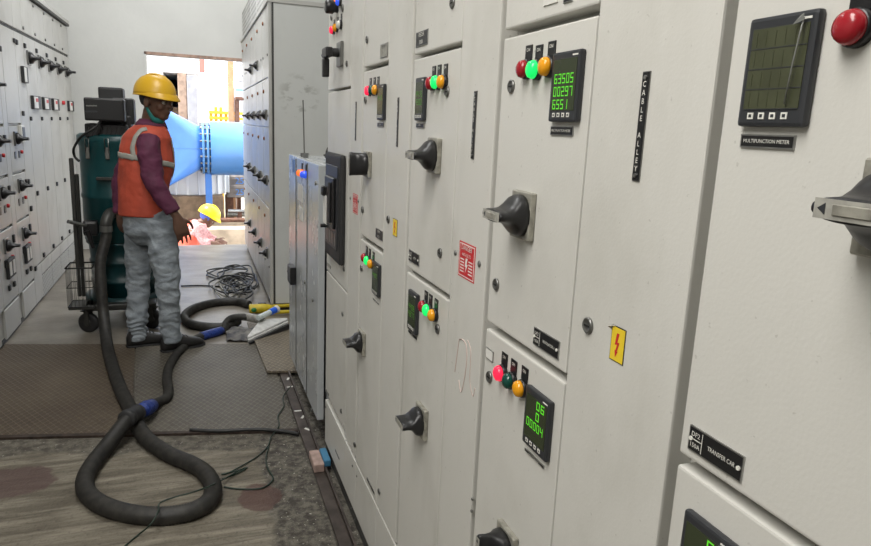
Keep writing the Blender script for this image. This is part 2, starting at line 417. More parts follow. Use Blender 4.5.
# ================================================================== RIGHT ROW
U = Vector((0, -1, 0)); V = Vector((0, 0, 1)); NX = Vector((-1, 0, 0))
def dface(d, z0, z1, y0, y1, X=XR): pass
def lamp(parent, px, py, lensm, tagplate=True, r=.0155, X=XR, label=None):
    p = atX(px, py, X-.012); y, z = p.y, p.z
    m = MB(); m.lathe((X, y, z), NX, [(0, r*1.08), (.006, r*1.08), (.009, r)], 20, BLACK)
    m.lathe((X, y, z), NX, [(.008, r*.95), (.012, r*.97), (.017, r*.85), (.020, r*.55), (.0212, r*.1)], 20, lensm)
    if tagplate:
        m.box(X-.002, X, y-.012, y+.012, z+r*.9, z+r+.024, BLACK, .0005)
        m.text('ON', (X-.002, y, z+r+.016), U, V, .008, WHITEP)
    return m.build('indicator_lamp', parent, label)
def lock(parent, px, py, X=XR, r=.012, name='door_lock'):
    y, z = rp(px, py, X)
    m = MB(); m.lathe((X, y, z), NX, [(0, r), (.003, r), (.005, r*.8), (.0035, r*.72), (.0035, r*.3)], 18, LOCKM)
    m.box(X-.0045, X-.003, y-r*.5, y+r*.5, z-.0015, z+.0015, RUBBER)
    return m.build(name, parent)
def screw(parent, px, py, X=XR, r=.004):
    y, z = rp(px, py, X); m = MB(); m.lathe((X, y, z), NX, [(0, r), (.002, r), (.0035, r*.5)], 10, LOCKM)
    return m.build('screw', parent)
def nameplate(parent, px0, py0, px1, py1, text='', X=XR, div=False, border=True, name='nameplate', bg_=None, fg=None, lines=None):
    ya, za = rp(px0, py0, X); yb, zb = rp(px1, py1, X)
    y1, y0 = max(ya, yb), min(ya, yb); z1, z0 = max(za, zb), min(za, zb)
    bg_ = bg_ or BLACK; fg = fg or WHITEP
    m = MB()
    if border: m.box(X-.0022, X, y0, y1, z0, z1, STEEL); m.box(X-.0024, X, y0+.0015, y1-.0015, z0+.0015, z1-.0015, bg_)
    else: m.box(X-.002, X, y0, y1, z0, z1, bg_)
    h = z1-z0; w = y1-y0; Xt = X-.0026
    if div:
        m.box(Xt-.0003, Xt, y1-w*.27, y1-w*.26, z0+.003, z1-.003, fg); m.box(Xt-.0003, Xt, y1-w*.27, y1-.002, z0+h*.5, z0+h*.5+.0008, fg)
        m.text('DF2', (Xt, y1-w*.14, z0+h*.72), U, V, h*.27, fg); m.text('150A', (Xt, y1-w*.14, z0+h*.28), U, V, h*.25, fg)
        m.text(text, (Xt, y0+w*.37, z0+h*.5), U, V, h*.25, fg, sx=.78)
        for yy in (y1-.0045, y0+.005): m.cyl((X-.004, yy, z0+h*.5), (X-.001, yy, z0+h*.5), .0026, n=10, m=WHITEP)
    elif lines:
        k = len(lines)
        for i, t in enumerate(lines): m.text(t, (Xt, (y0+y1)/2, z1-h*(i+.5)/k), U, V, h/k*.8, fg, sx=.9)
    elif text:
        m.text(text, (Xt, (y0+y1)/2, (z0+z1)/2), U, V, min(h*.62, w/len(text)*1.45), fg)
    return m.build(name, parent)
def vstrip(parent, y, z0, z1, w, text, X=XR):
    m = MB(); m.box(X-.0015, X, y-w/2, y+w/2, z0, z1, LOCKM); m.box(X-.0022, X, y-w/2+.0012, y+w/2-.0012, z0+.0012, z1-.0012, BLACK)
    n = len(text)+2; st = (z1-z0)/n
    for i, ch in enumerate(text):
        if ch != ' ': m.text(ch, (X-.0024, y, z1-st*(i+1.5)), U, V, st*.95, WHITEP)
    for zz in (z1-st*.7, z0+st*.7): m.cyl((X-.004, y, zz), (X-.001, y, zz), w*.18, n=8, m=STEEL)
    return m.build('nameplate', parent)
SEGS = {'0': 'abcdef', '1': 'bc', '2': 'abged', '3': 'abgcd', '4': 'fgbc', '5': 'afgcd', '6': 'afgedc', '7': 'abc', '8': 'abcdefg', '9': 'abcdfg', ' ': '', '8x': 'abcdefg'}
def sevenseg(m, ch, X, y, z, w, h, mm):
    t = w*.2
    R = {'a': (0, w, h-t, h), 'd': (0, w, 0, t), 'g': (0, w, h/2-t/2, h/2+t/2), 'f': (0, t, h/2, h), 'e': (0, t, 0, h/2), 'b': (w-t, w, h/2, h), 'c': (w-t, w, 0, h/2)}
    for s in SEGS.get(ch, ''):
        a, b_, c, d = R[s]; m.add([(X, y-a, z+c), (X, y-b_, z+c), (X, y-b_, z+d), (X, y-a, z+d)], [(0, 1, 2, 3)], mm)
def meter(parent, y0, y1, z0, z1, rows, kind='on', X=XR, torn=False):
    k = (X-.005)/X; y0, y1, z0, z1 = y0*k, y1*k, CAM_H+(z0-CAM_H)*k, CAM_H+(z1-CAM_H)*k    # measured on the bezel's front face
    m = MB(); w = y1-y0; h = z1-z0; F = X-.010
    m.box(F, X, y0, y1, z0, z1, DKGREY, .004, seg=2)
    m.build('meter_bezel', parent)
    m = MB(); sy0, sy1, sz0, sz1 = y0+w*.09, y1-w*.09, z0+h*.16, z1-h*.11; S = F-.0006
    m.box(S, F, sy0, sy1, sz0, sz1, SCREEN_OFF if kind == 'off' else SCREEN)
    rh = (sz1-sz0)/4; S -= .0003
    for r, row in enumerate(rows):
        zz = sz1-rh*(r+1)+rh*.12; n = len(row); cw = (sy1-sy0)*.86/n
        for i, ch in enumerate(row):
            mm = {'on': SEG, 'dim': SEGD, 'off': SEGOFF}[kind]
            if kind == 'off': m.box(S, S+.0002, sy1-(sy1-sy0)*.09-i*cw-.0007, sy1-(sy1-sy0)*.09-i*cw, zz, zz+rh*.72, mm)
            else: sevenseg(m, ch, S, sy1-(sy1-sy0)*.09-i*cw, zz, cw*.72, rh*.76, mm)
        if kind == 'off': m.box(S, S+.0002, sy0, sy1, zz-rh*.14, zz-rh*.09, DKGREY)
    for i in range(4):
        yy = y1-w*(.22+.17*i); m.box(F-.0008, F, yy-w*.045, yy+w*.045, z0+h*.07, z0+h*.13, WHITEP); m.box(F-.0011, F, yy-w*.022, yy+w*.022, z0+h*.085, z0+h*.115, DKGREY)
    m.box(F-.0006, F, y0+w*.08, y0+w*.26, z1-h*.08, z1-h*.06, WHITEP)
    if torn:   # loose protective film curling at the corner
        FILM = mat('peeling_film', (.20, .205, .19), .25)
        m.tube([(F-.003, y0+w*.16, z1-h*.07), (F-.006, y0+w*.15, z1-h*.2), (F-.005, y0+w*.2, z1-h*.45), (F-.004, y0+w*.25, z1-h*.8)], .0009, FILM, 6)
        m.add([(F-.004, y0+w*.30, z1-h*.12), (F-.006, y0+w*.12, z1-h*.10), (F-.007, y0+w*.12, z1-h*.04), (F-.004, y0+w*.2, z1-h*.05)], [(0, 1, 2, 3)], FILM)
    m.build('meter_screen', parent)
def rhandle(parent, y, z, X=XR, vert=False, w=.072, h=.082, greytop=True, insert=True):
    m = MB(); m.box(X-.012, X, y-w/2, y+w/2, z-h/2, z+h/2, HPLATE, .002)
    m.text('SIEMENS', (X-.0122, y, z-h*.42), U, V, .006, DKGREY)
    m.build('handle_plate', parent)
    m = MB(); a, b_ = (Vector((0, 0, 1)), Vector((0, 1, 0))) if vert else (Vector((0, 1, 0)), Vector((0, 0, 1)))
    R_ = .034; c = lambda d: Vector((X-d, y, z))
    m.loft([(c(.011), a, b_, R_*1.05, R_*1.05), (c(.019), a, b_, R_*1.04, R_*1.04), (c(.026), a, b_, R_*1.05, R_*.94), (c(.034), a, b_, R_*1.06, R_*.62),
            (c(.042), a, b_, R_*1.08, R_*.40), (c(.052), a, b_, R_*1.08, R_*.33), (c(.064), a, b_, R_*1.12, R_*.31), (c(.066), a, b_, R_*1.08, R_*.28)], BLACK, 28, sq=.8)
    if insert:
        L = R_*.98; t = R_*.24; p = c(.0668)
        m.add([p-a*L-b_*t, p+a*L-b_*t, p+a*L+b_*t, p-a*L+b_*t], [(0, 1, 2, 3)], HGREY)
        p2 = c(.0672)
        m.add([p2+a*L*.9, p2+a*L*.68+b_*t*.6, p2+a*L*.68-b_*t*.6], [(0, 1, 2)], DKGREY)
        m.box(X-.0682, X-.0668, y-.018, y+.016, z-.0045, z+.0045, HPLATE, .0006) if not vert else m.box(X-.0682, X-.0668, y-.0045, y+.0045, z-.016, z+.018, HPLATE, .0006)
    m.build('rotary_handle', parent)

TOP = 2.36; RB = .578; DEEP = 1.25
def r_col(y0, y1, label, name='switchgear_cabinet', cat='cabinet', group='grey cabinets of the right row'):
    t = thing(name, label, cat, (XR+.3, (y0+y1)/2, 0), group)
    m = MB(); m.box(RB, DEEP, y0, y1, .05, TOP, PAINT_IN); m.box(XR+.005, DEEP-.05, y0, y1, 0, .05, PAINT_D)
    m.build('body', t); return t
def r_door(t, y0, y1, z0, z1, name='door', X=XR, mm=None):
    m = MB(); m.box(X, RB, y0, y1, z0, z1, mm or PAINT, .0035, seg=2); return m.build(name, t)
ZU, ZM1, ZM0, ZL1, ZL0 = 1.682, 1.667, 1.134, 1.118, .27
def lowpanel(t, y0, y1): return r_door(t, y0+.001, y1-.001, .055, .264, 'plinth_panel')
def hinge_gap(m): pass

# -- column A (nearest, partly out of frame)
A = r_col(.29, .602, 'nearest right cabinet, with unlit multifunction meter, red lamp and transfer car plate', group=None)
u = r_door(A, .292, .593, ZU, TOP-.01); dA = r_door(A, .292, .593, ZM0, ZM1); dl = r_door(A, .292, .593, ZL0, ZL1); lowpanel(A, .29, .6)
meter(dA, .485, .567, 1.517, 1.623, ['88888', '88888', '88888', '88888'], 'off', torn=True)
nameplate(dA, 743, 134, 795, 150, 'MULTIFUNCTION METER')
lamp(dA, 849, 27, L_RED_OFF, True, .0155); 
for k, mm in ((.035, L_GRN_OFF), (.07, L_AMB)):
    mpx = MB(); yy = atX(849, 27, XR-.022).y-k; zz = atX(849, 27, XR-.022).z
    mpx.lathe((XR, yy, zz), NX, [(0, .0165), (.006, .0165), (.009, .0155)], 20, BLACK)
    mpx.lathe((XR, yy, zz), NX, [(.008, .0147), (.018, .015), (.025, .013), (.030, .008), (.032, .001)], 20, mm)
    mpx.box(XR-.002, XR, yy-.013, yy+.013, zz+.014, zz+.042, BLACK); mpx.build('indicator_lamp', dA)
rhandle(dA, .372, 1.452, w=.08)
nameplate(dA, 692, 424, 742, 483, 'TRANSFER CAR', div=True)
meter(dl, .485, .567, .967, 1.075, ['  51', '  0 ', '00004', '    '], 'on', torn=True)
lamp(dl, 860, 700, L_RED_ON); rhandle(dl, .452, .74)

# -- column B cable alley
B = r_col(.602, .857, 'blank cable alley cabinet with vertical name strip and yellow lightning sticker', 'cable_alley_cabinet', group=None)
dB = r_door(B, .612, .8555, ZL0, TOP-.01); lowpanel(B, .602, .857)
y, z = rp(642, 127); vstrip(dB, y, 1.446, 1.583, .0155, 'CABLE ALLEY')
lock(dB, 588.7, 325.5, r=.0125)
def yellow_sticker(d, px0, py0, px1, py1, peel=False):
    ya, za = rp(px0, py0); yb, zb = rp(px1, py1); y1, y0 = max(ya, yb), min(ya, yb); z1, z0 = max(za, zb), min(za, zb)
    m = MB(); w, h = y1-y0, z1-z0
    m.box(XR-.0008, XR, y0, y1, z0, z1, BLACKM); m.box(XR-.0012, XR, y0+w*.04, y1-w*.04, z0+h*.03, z1-h*.03, YELP)
    pts = [(.42, .82), (.60, .82), (.50, .56), (.66, .58), (.52, .30), (.60, .32), (.42, .12), (.36, .34), (.43, .33), (.50, .50), (.34, .48)]
    m.add([(XR-.0015, y1-w*a, z0+h*b_) for a, b_ in pts], [list(range(len(pts)))[::-1]], REDP)
    if peel: m.add([(XR-.001, y1-w*.0, z1), (XR-.001, y1-w*.28, z1), (XR-.007, y1+w*.05, z1-h*.06), (XR-.001, y1, z1-h*.16)], [(0, 1, 2), (0, 2, 3)], HPLATE)
    return m.build('hazard_sticker', d)
yellow_sticker(dB, 613, 324, 623, 366, True)

# -- column C
C_ = r_col(.857, 1.173, 'right cabinet with lit green meter digits, two tiers of doors, beside cable alley name strip', group=None)
u = r_door(C_, .8585, 1.163, ZU, TOP-.01); dC = r_door(C_, .8585, 1.163, ZM0, ZM1); dl = r_door(C_, .8585, 1.163, ZL0, ZL1); lowpanel(C_, .857, 1.173)
nameplate(u, 545, -6, 558, 2, '', bg_=WHITE, border=False, name='inspection_label'); nameplate(u, 565, -6, 573, 1, '')
for (a, b_, mm) in ((522, 69, L_RED_OFF), (532, 69.5, L_GRN_ON), (544.4, 66.5, L_AMB)): lamp(dC, a, b_, mm)
lock(dC, 512, 86.5); meter(dC, .886, .970, 1.520, 1.625, ['    ', '63505', '00297', '6551 '], 'on')
nameplate(dC, 552, 126, 573.5, 136, 'MULTIFUNCTION METER')
rhandle(dC, 1.03, 1.362); lock(dC, 496.7, 284.4)
nameplate(dC, 535.2, 326.5, 559, 360, 'VENTILATOR-1', div=True)
for (a, b_, mm) in ((498.4, 373.4, L_RED_ON), (507.5, 381, L_GRN_OFF), (518.2, 388.8, L_AMB)): lamp(dl, a, b_, mm)
lock(dl, 490, 377); nameplate(dl, 486.8, 346.5, 493.4, 362.6, '', bg_=WHITE, name='inspection_label')
meter(dl, .889, .975, .966, 1.073, ['  06', '  0 ', '00004', '    '], 'on'); nameplate(dl, 525.8, 447.5, 544.5, 469, 'MULTIFUNCTION METER')
rhandle(dl, 1.00, .735, vert=True); screw(C_, 472.9, 499); screw(C_, 472, 511)

# -- column D cable alley
D_ = r_col(1.173, 1.3745, 'cable alley cabinet carrying the red and white danger sticker', 'cable_alley_cabinet', group=None)
dD = r_door(D_, 1.183, 1.3725, ZL0, TOP-.01); lowpanel(D_, 1.173, 1.3745)
y, z = rp(474.5, 125); za = rp(476, 91)[1]; zb = rp(473, 159)[1]; vstrip(dD, y, zb, za, .0155, 'CABLE ALLEY')
screw(dD, 455.8, 253, r=.006); screw(dD, 479.6, 264, r=.007)
def danger(d, px0, py0, px1, py1):
    ya, za = rp(px0, py0); yb, zb = rp(px1, py1); y1, y0 = max(ya, yb), min(ya, yb); z1, z0 = max(za, zb), min(za, zb); w, h = y1-y0, z1-z0
    m = MB(); m.box(XR-.0006, XR, y0, y1, z0, z1, REDP); m.box(XR-.0009, XR, y0+w*.04, y1-w*.04, z0+h*.04, z1-h*.04, WHITE); m.box(XR-.0012, XR, y0+w*.07, y1-w*.07, z0+h*.07, z1-h*.07, REDP)
    X = XR-.0014; cy = (y0+y1)/2
    m.text('DANGER', (X, cy, z0+h*.85), U, V, h*.19, WHITE, sx=min(1, w*.84/(h*.19*4.2)))
    m.text('440 VOLTS', (X, cy, z0+h*.66), U, V, h*.13, WHITE, sx=min(1, w*.8/(h*.13*5.4)))
    pts = [(.46, .58), (.58, .58), (.53, .42), (.60, .42), (.44, .14), (.49, .34), (.42, .34)]
    m.add([(X, y1-w*a, z0+h*b_) for a, b_ in pts], [list(range(len(pts)))[::-1]], WHITE)
    for i in range(5):
        for s0, s1 in ((.13, .36), (.64, .88)):
            zz = z0+h*(.50-.085*i); m.box(X-.0001, X+.0001, y1-w*s1, y1-w*s0, zz, zz+h*.035, WHITE)
    return m.build('danger_sticker', d)
danger(dD, 460, 240, 474, 284)

# -- column E
E_ = r_col(1.3745, 1.71, 'middle right cabinet with red, green and amber lamps beside its meters and two horizontal handles', group=None)
u = r_door(E_, 1.376, 1.70, ZU+.002, TOP-.01); dE = r_door(E_, 1.376, 1.70, ZM0-.002, 1.672); dl = r_door(E_, 1.376, 1.70, ZL0, ZL1); lowpanel(E_, 1.3745, 1.71)
nameplate(u, 417, 33, 428, 44, 'DF', div=False, lines=['FEEDER', '300A']); lock(u, 453, 3)
meter(dE, 1.598, 1.668, 1.520, 1.625, ['    ', '4415', '4380', '    '], 'dim')
nameplate(dE, 417, 123, 424.5, 128, 'MFM')
for (a, b_, mm) in ((429.2, 83.2, L_RED_OFF), (434.5, 82.2, L_GRN_ON), (440.7, 81.8, L_AMB)): lamp(dE, a, b_, mm)
lock(dE, 447.7, 91.7); rhandle(dE, 1.50, 1.44); lock(dE, 440.5, 253); nameplate(dE, 409.7, 249, 419.4, 266.7, 'FEEDER', div=True)
meter(dl, 1.592, 1.667, .968, 1.078, ['    ', '4408', '4377', '    '], 'dim'); nameplate(dl, 409, 329, 417, 340, 'MFM')
for (a, b_, mm) in ((421.7, 306.4, L_RED_OFF), (426, 310.2, L_GRN_ON), (431.5, 315.2, L_AMB)): lamp(dl, a, b_, mm)
lock(dl, 438, 329); rhandle(dl, 1.51, .765)

# -- column F cable alley
F_ = r_col(1.71, 1.9465, 'cable alley cabinet with small yellow sticker and slim name strip', 'cable_alley_cabinet', group=None)
dF = r_door(F_, 1.72, 1.945, ZL0, TOP-.01); lowpanel(F_, 1.71, 1.9465)
y = rp(398, 122)[0]; vstrip(dF, y, rp(398, 147)[1], rp(398, 97.5)[1], .014, 'CABLE ALLEY')
lock(dF, 388.8, 219.3); yellow_sticker(dF, 393.4, 218, 397.1, 237.4)

# -- column G
G_ = r_col(1.9465, 2.252, 'right cabinet with a square-on black handle above a green lit lamp, beside the breaker cabinet', group=None)
u = r_door(G_, 1.948, 2.243, ZU+.008, TOP-.01); dG = r_door(G_, 1.948, 2.243, ZM0, 1.676); dl = r_door(G_, 1.948, 2.243, ZL0, ZL1); lowpanel(G_, 1.9465, 2.252)
lock(u, 367.5, 39.6); nameplate(u, 381, 45, 388, 56, '', lines=['PUMP', '1'], bg_=HPLATE, fg=DKGREY)
meter(dG, 1.972, 2.047, 1.521, 1.626, ['    ', '4412', '    ', '    '], 'dim'); nameplate(dG, 378, 122.5, 384, 127, 'MFM')
for (a, b_, mm) in ((367.1, 90.7, L_RED_ON), (371, 90.2, L_GRN_OFF), (374.6, 89.8, L_AMB)): lamp(dG, a, b_, mm)
lock(dG, 366, 100); rhandle(dG, 2.145, 1.38, vert=True); lock(dG, 363, 209.7); nameplate(dG, 376.3, 227.5, 382.9, 241.5, 'FAN', div=False, lines=['PUMP', 'NO 1'])
meter(dl, 1.975, 2.058, .972, 1.078, ['    ', '4407', '    ', '    '], 'dim'); nameplate(dl, 373.5, 299, 379, 303.5, 'MFM')
for (a, b_, mm) in ((363.5, 257.6, L_RED_OFF), (366.4, 260.6, L_GRN_ON), (370, 264, L_AMB)): lamp(dl, a, b_, mm)
lock(dl, 362, 268); rhandle(dl, 2.17, .765); lock(dF, 379.6, 491.3, r=.010); nameplate(dl, 367.4, 477, 374.6, 494.7, '', lines=['PUMP', 'NO 2'])

# -- column H
H_ = r_col(2.252, 2.4415, 'narrow cable alley cabinet with faded red danger sticker next to the breaker', 'cable_alley_cabinet', group=None)
dH = r_door(H_, 2.26, 2.44, ZL0+.01, TOP-.01); lowpanel(H_, 2.252, 2.4415)
y = rp(356, 120)[0]; vstrip(dH, y, rp(356, 140.7)[1], rp(356, 101.6)[1], .014, 'CABLE ALLEY')
danger(dH, 353.2, 193, 357.6, 215); screw(dH, 350.5, 198, r=.006); screw(dH, 358.6, 201, r=.006)
lock(dH, 355, 444.6, r=.010)

# -- column I: air breaker cabinet
I_ = r_col(2.4415, 2.872, 'end cabinet of the right row with black framed circuit breaker window', group=None)
u = r_door(I_, 2.443, 2.868, 1.640, TOP-.01); dI = r_door(I_, 2.443, 2.868, .878, 1.630); dl = r_door(I_, 2.443, 2.868, .305, .870); lowpanel(I_, 2.4415, 2.872)
m = MB(); m.box(XR-.022, XR, 2.49, 2.805, .968, 1.392, BLACKM, .012, seg=2); m.build('breaker_frame', dI)
m = MB(); m.box(XR-.026, XR-.020, 2.53, 2.77, 1.02, 1.345, DKGREY, .002)
m.box(XR-.036, XR-.026, 2.56, 2.74, 1.10, 1.30, BLACK, .004); m.box(XR-.044, XR-.036, 2.60, 2.63, 1.12, 1.28, BLACKM, .003)
m.box(XR-.037, XR-.026, 2.69, 2.765, 1.10, 1.22, WHITE, .002); m.box(XR-.048, XR-.03, 2.72, 2.76, 1.215, 1.255, BLACK, .004)
for i in range(6): m.box(XR-.0275, XR-.025, 2.55+i*.035, 2.57+i*.035, 1.035, 1.085, LOCKM)
m.cyl((XR-.05, 2.745, 1.09), (XR-.02, 2.745, 1.09), .008, n=10, m=BLACK)
m.build('circuit_breaker', dI); lock(dI, 344.4, 269, r=.010); nameplate(dI, 327.6, 262, 331, 269, '', bg_=HPLATE)
lock(dl, 343, 314, r=.010); lock(dl, 341.5, 411, r=.010); nameplate(dl, 326.4, 389, 329, 396, ''); nameplate(I_, 335.6, 449, 339.5, 460, '')
for a, b_ in ((352.8, 465.8), (351.5, 508)): screw(H_, a, b_, r=.005)
for a, b_ in ((357, 476), (355, 520)): screw(G_, a, b_, r=.005)
screw(I_, 326, 407, r=.005)
for (a, b_, mm) in ((331.4, 30, L_RED_ON), (334.8, 27.6, L_AMB), (338.4, 24.6, L_WHT)): lamp(u, a, b_, mm)
for (a, b_, mm) in ((334, 4, L_ORG), (337.7, 1.5, L_BLU)): lamp(u, a, b_, mm)
m = MB(); q = atX(330, 6.6, XR-.03); m.lathe((XR, q.y, q.z), NX, [(0, .02), (.015, .02), (.018, .026), (.045, .026), (.048, .02)], 18, BLACK); m.build('push_button', u)
lock(u, 331.9, 17.6, r=.012); lock(u, 343, 8, r=.014); lock(u, 347.2, 63.7, r=.011)
# big lever handle
ya, za = rp(339.5, 43); yb, zb = rp(343.5, 66)
m = MB(); m.box(XR-.012, XR, min(ya, yb), max(ya, yb), zb, za, LOCKM, .002); m.build('handle_plate', u)
yc, zc = (ya+yb)/2, (za+zb)/2+.005
m = MB(); m.cyl((XR-.01, yc, zc), (XR-.05, yc, zc), .016, n=16, m=BLACK)
m.box(XR-.062, XR-.036, yc-.018, yc+.075, zc-.018, zc+.018, BLACK, .006, seg=2); m.box(XR-.062, XR-.036, yc+.045, yc+.075, zc-.088, zc-.0185, BLACK, .006, seg=2)
m.cyl((XR-.05, yc+.074, zc-.005), (XR-.05, yc+.095, zc-.005), .010, n=12, m=BLACK)
m.build('lever_handle', u)

# -- columns behind / beside the camera
for i, (a, b_) in enumerate(((-.26, .053), (-.83, -.515))):
    t = r_col(a, b_, ['right cabinet just outside the frame, second before the nearest one', 'right cabinet furthest behind the camera'][i])
    for z0, z1 in ((ZU, TOP-.01), (ZM0, ZM1), (ZL0, ZL1)): r_door(t, a+.002, b_, z0, z1)
    lowpanel(t, a, b_)
for i, (a, b_) in enumerate(((.053, .29), (-.515, -.26))):
    t = r_col(a, b_, ['blank alley cabinet just outside the frame on the right', 'blank alley cabinet behind the camera'][i], 'cable_alley_cabinet')
    r_door(t, a+.008, b_-.002, ZL0, TOP-.01); lowpanel(t, a, b_)

# faded red chalk scribble on D door lower part
CHALK = mat('faded_red_scribble', (.56, .44, .40), .6)
m = MB()
pp = [rp(*q) for q in ((455, 372), (458, 350), (460, 339), (466, 344), (467, 360), (464, 382), (461, 392), (459, 380))]
m.tube(smooth_path([(XR-.0004, a, b_) for a, b_ in pp], 6), .0012, CHALK, 4)
pp = [rp(*q) for q in ((468, 340), (471, 352), (470, 380), (473, 396), (475, 388))]
m.tube(smooth_path([(XR-.0004, a, b_) for a, b_ in pp], 6), .0010, CHALK, 4)
m.build('scribble_mark', dD)

# ================================================================== SMALL PANEL
XS = .52
S_ = thing('control_panel', 'low blue grey control panel with red and blue lamps, past the right row', 'cabinet', (XS+.25, 3.45, 0))
m = MB(); m.box(XS+.05, 1.05, 2.99, 3.93, .10, 1.32, PAINT_S, .004); m.box(XS+.08, 1.02, 3.0, 3.92, 0, .10, PAINT_D); m.box(XS+.045, XS+.08, 2.93, 2.97, .1, 1.33, PAINT_S); m.build('body', S_)
m = MB(); m.box(XS, XS+.032, 2.97, 3.95, .115, 1.325, PAINT_S, .005, seg=2)
for yy in (3.28, 3.66): m.box(XS-.003, XS, yy-.002, yy+.002, .125, 1.315, PAINT_D)
d = m.build('door', S_)
def on(px, py, X): return atX(px, py, X)
for (a, b_, mm) in ((298.5, 173, L_ORG), (302, 174.5, L_BLU)):
    q = on(a, b_, XS-.02); m = MB(); m.lathe((XS, q.y, q.z), NX, [(0, .019), (.008, .019), (.012, .017), (.024, .016), (.03, .008)], 16, mm)
    m.box(XS-.004, XS, q.y-.015, q.y+.015, q.z+.02, q.z+.05, BLACK); m.build('indicator_lamp', d)
m = MB(); q0, q1 = on(298, 183, XS), on(303, 203, XS); m.box(XS-.002, XS, q1.y, q0.y, q1.z, q0.z, WHITE); m.build('paper_label', d)
m = MB(); q0, q1 = on(299.5, 206, XS), on(303, 222, XS); m.box(XS-.002, XS, q1.y, q0.y, q1.z, q0.z, WHITE); m.build('paper_label', d)
m = MB(); q = on(293.5, 163, XS); m.box(XS-.002, XS, q.y-.05, q.y+.03, q.z-.05, q.z+.02, mat('blue_label', (.12, .22, .5), .5)); m.build('paper_label', d)
m = MB(); q = on(295, 275, XS); m.box(XS-.035, XS, q.y-.06, q.y+.06, q.z-.045, q.z+.055, BLACK, .006, seg=2); m.cyl((XS-.02, q.y+.06, q.z), (XS-.02, q.y+.1, q.z), .012, n=10, m=BLACK); m.build('latch_handle', d)
for (a, b_) in ((316, 183), (305, 282), (313, 300), (305, 390), (312, 410), (296, 360)):
    q = on(a, b_, XS); m = MB(); m.lathe((XS, q.y, q.z), NX, [(0, .011), (.004, .011), (.006, .006)], 12, LOCKM); m.build('door_lock', d)
# things on top of it
q = at(291.5+6, 147, 3.6)
m = MB(); m.box(.66, .76, 3.52, 3.60, 1.325, 1.345, BLACK, .004); pts = [Vector((.71+.045*math.cos(t), 3.56, 1.345+.055*math.sin(t))) for t in [PI*i/10 for i in range(11)]]
m.tube(pts, .008, BLACK, 8); o = m.build('pipe_clamp'); tag(o, 'small black hoop clamp lying on top of the low control panel', 'clamp')
p0 = at(304.5, 150, 3.7); p1 = at(303, 100, 3.7)
m = MB(); m.cyl((p0.x, 3.7, 1.325), (p1.x, 3.7, p1.z), .0035, n=8, m=LOCKM); m.cyl((p0.x, 3.7, 1.320), (p0.x, 3.7, 1.345), .022, n=12, m=STEEL)
tag(m.build('threaded_rod'), 'thin upright metal rod standing on the low control panel', 'rod')
m = MB(); RAG = mat('grey_rag', (.10, .10, .09), .9, noise_amt=.4, nscale=30)
b = bmesh.new(); bmesh.ops.create_icosphere(b, subdivisions=4, radius=1); b.verts.index_update()
for v in b.verts: v.co *= 1+.5*noise.noise(v.co*2.3); 
m.bm(b, RAG, Matrix.Translation((.75, 3.28, 1.363)) @ Matrix.Diagonal((.12, .14, .045, 1)), True)
for v in m.v: v.z = max(v.z, 1.3215)
tag(m.build('rag'), 'crumpled dark grey rag on top of the low control panel', 'cloth')

# ================================================================== FAR (MID) CABINETS
HOLES, nt, b = nodes_mat('perforated_vent_sheet')
g = nt.nodes.new('ShaderNodeNewGeometry').outputs['Position']; s = nt.nodes.new('ShaderNodeSeparateXYZ'); nt.links.new(g, s.inputs[0])
def dist(o, p): return nmath(nt, 'ABSOLUTE', nmath(nt, 'SUBTRACT', nmath(nt, 'FRACT', nmath(nt, 'DIVIDE', o, p)), .5))
xy = nmath(nt, 'ADD', s.outputs[0], s.outputs[1])
dd = nmath(nt, 'ADD', nmath(nt, 'POWER', dist(xy, .06), 2), nmath(nt, 'POWER', dist(s.outputs[2], .045), 2))
c = nmix(nt, nramp(nt, dd, .05, .07), (.03, .03, .03), (.5, .5, .48)); nt.links.new(c, b.inputs['Base Color']); b.inputs['Roughness'].default_value = .5
MY0, MY1, MT = 5.37, 8.3, 2.37
cols = [(5.37, 5.88), (5.88, 6.48), (6.48, 7.08), (7.08, 7.70), (7.70, 8.28)]
glab = ['first', 'second', 'third', 'fourth', 'last']
def small_handle(parent, X, y, z, sgn, s=1.0, vert=False):
    """dark rotary handle on a row facing -X (sgn -1) or +X (sgn +1)"""
    m = MB(); m.box(X, X+sgn*.012, y-.045*s, y+.045*s, z-.05*s, z+.05*s, LOCKM, .002)
    a, b_ = (Vector((0, 1, 0)), Vector((0, 0, 1))); R_ = .043*s; c = lambda d: Vector((X+sgn*d*s, y, z))
    m.loft([(c(.010), a, b_, R_, R_), (c(.028), a, b_, R_*.95, R_*.9), (c(.040), a, b_, R_*.8, R_*.5), (c(.055), a, b_, R_*.7, R_*.28), (c(.085), a, b_, R_*.65, R_*.25)], BLACK, 16)
    m.build('rotary_handle', parent)
ORNG = mat('orange_lamp_unlit', (.20, .07, .02), .4)
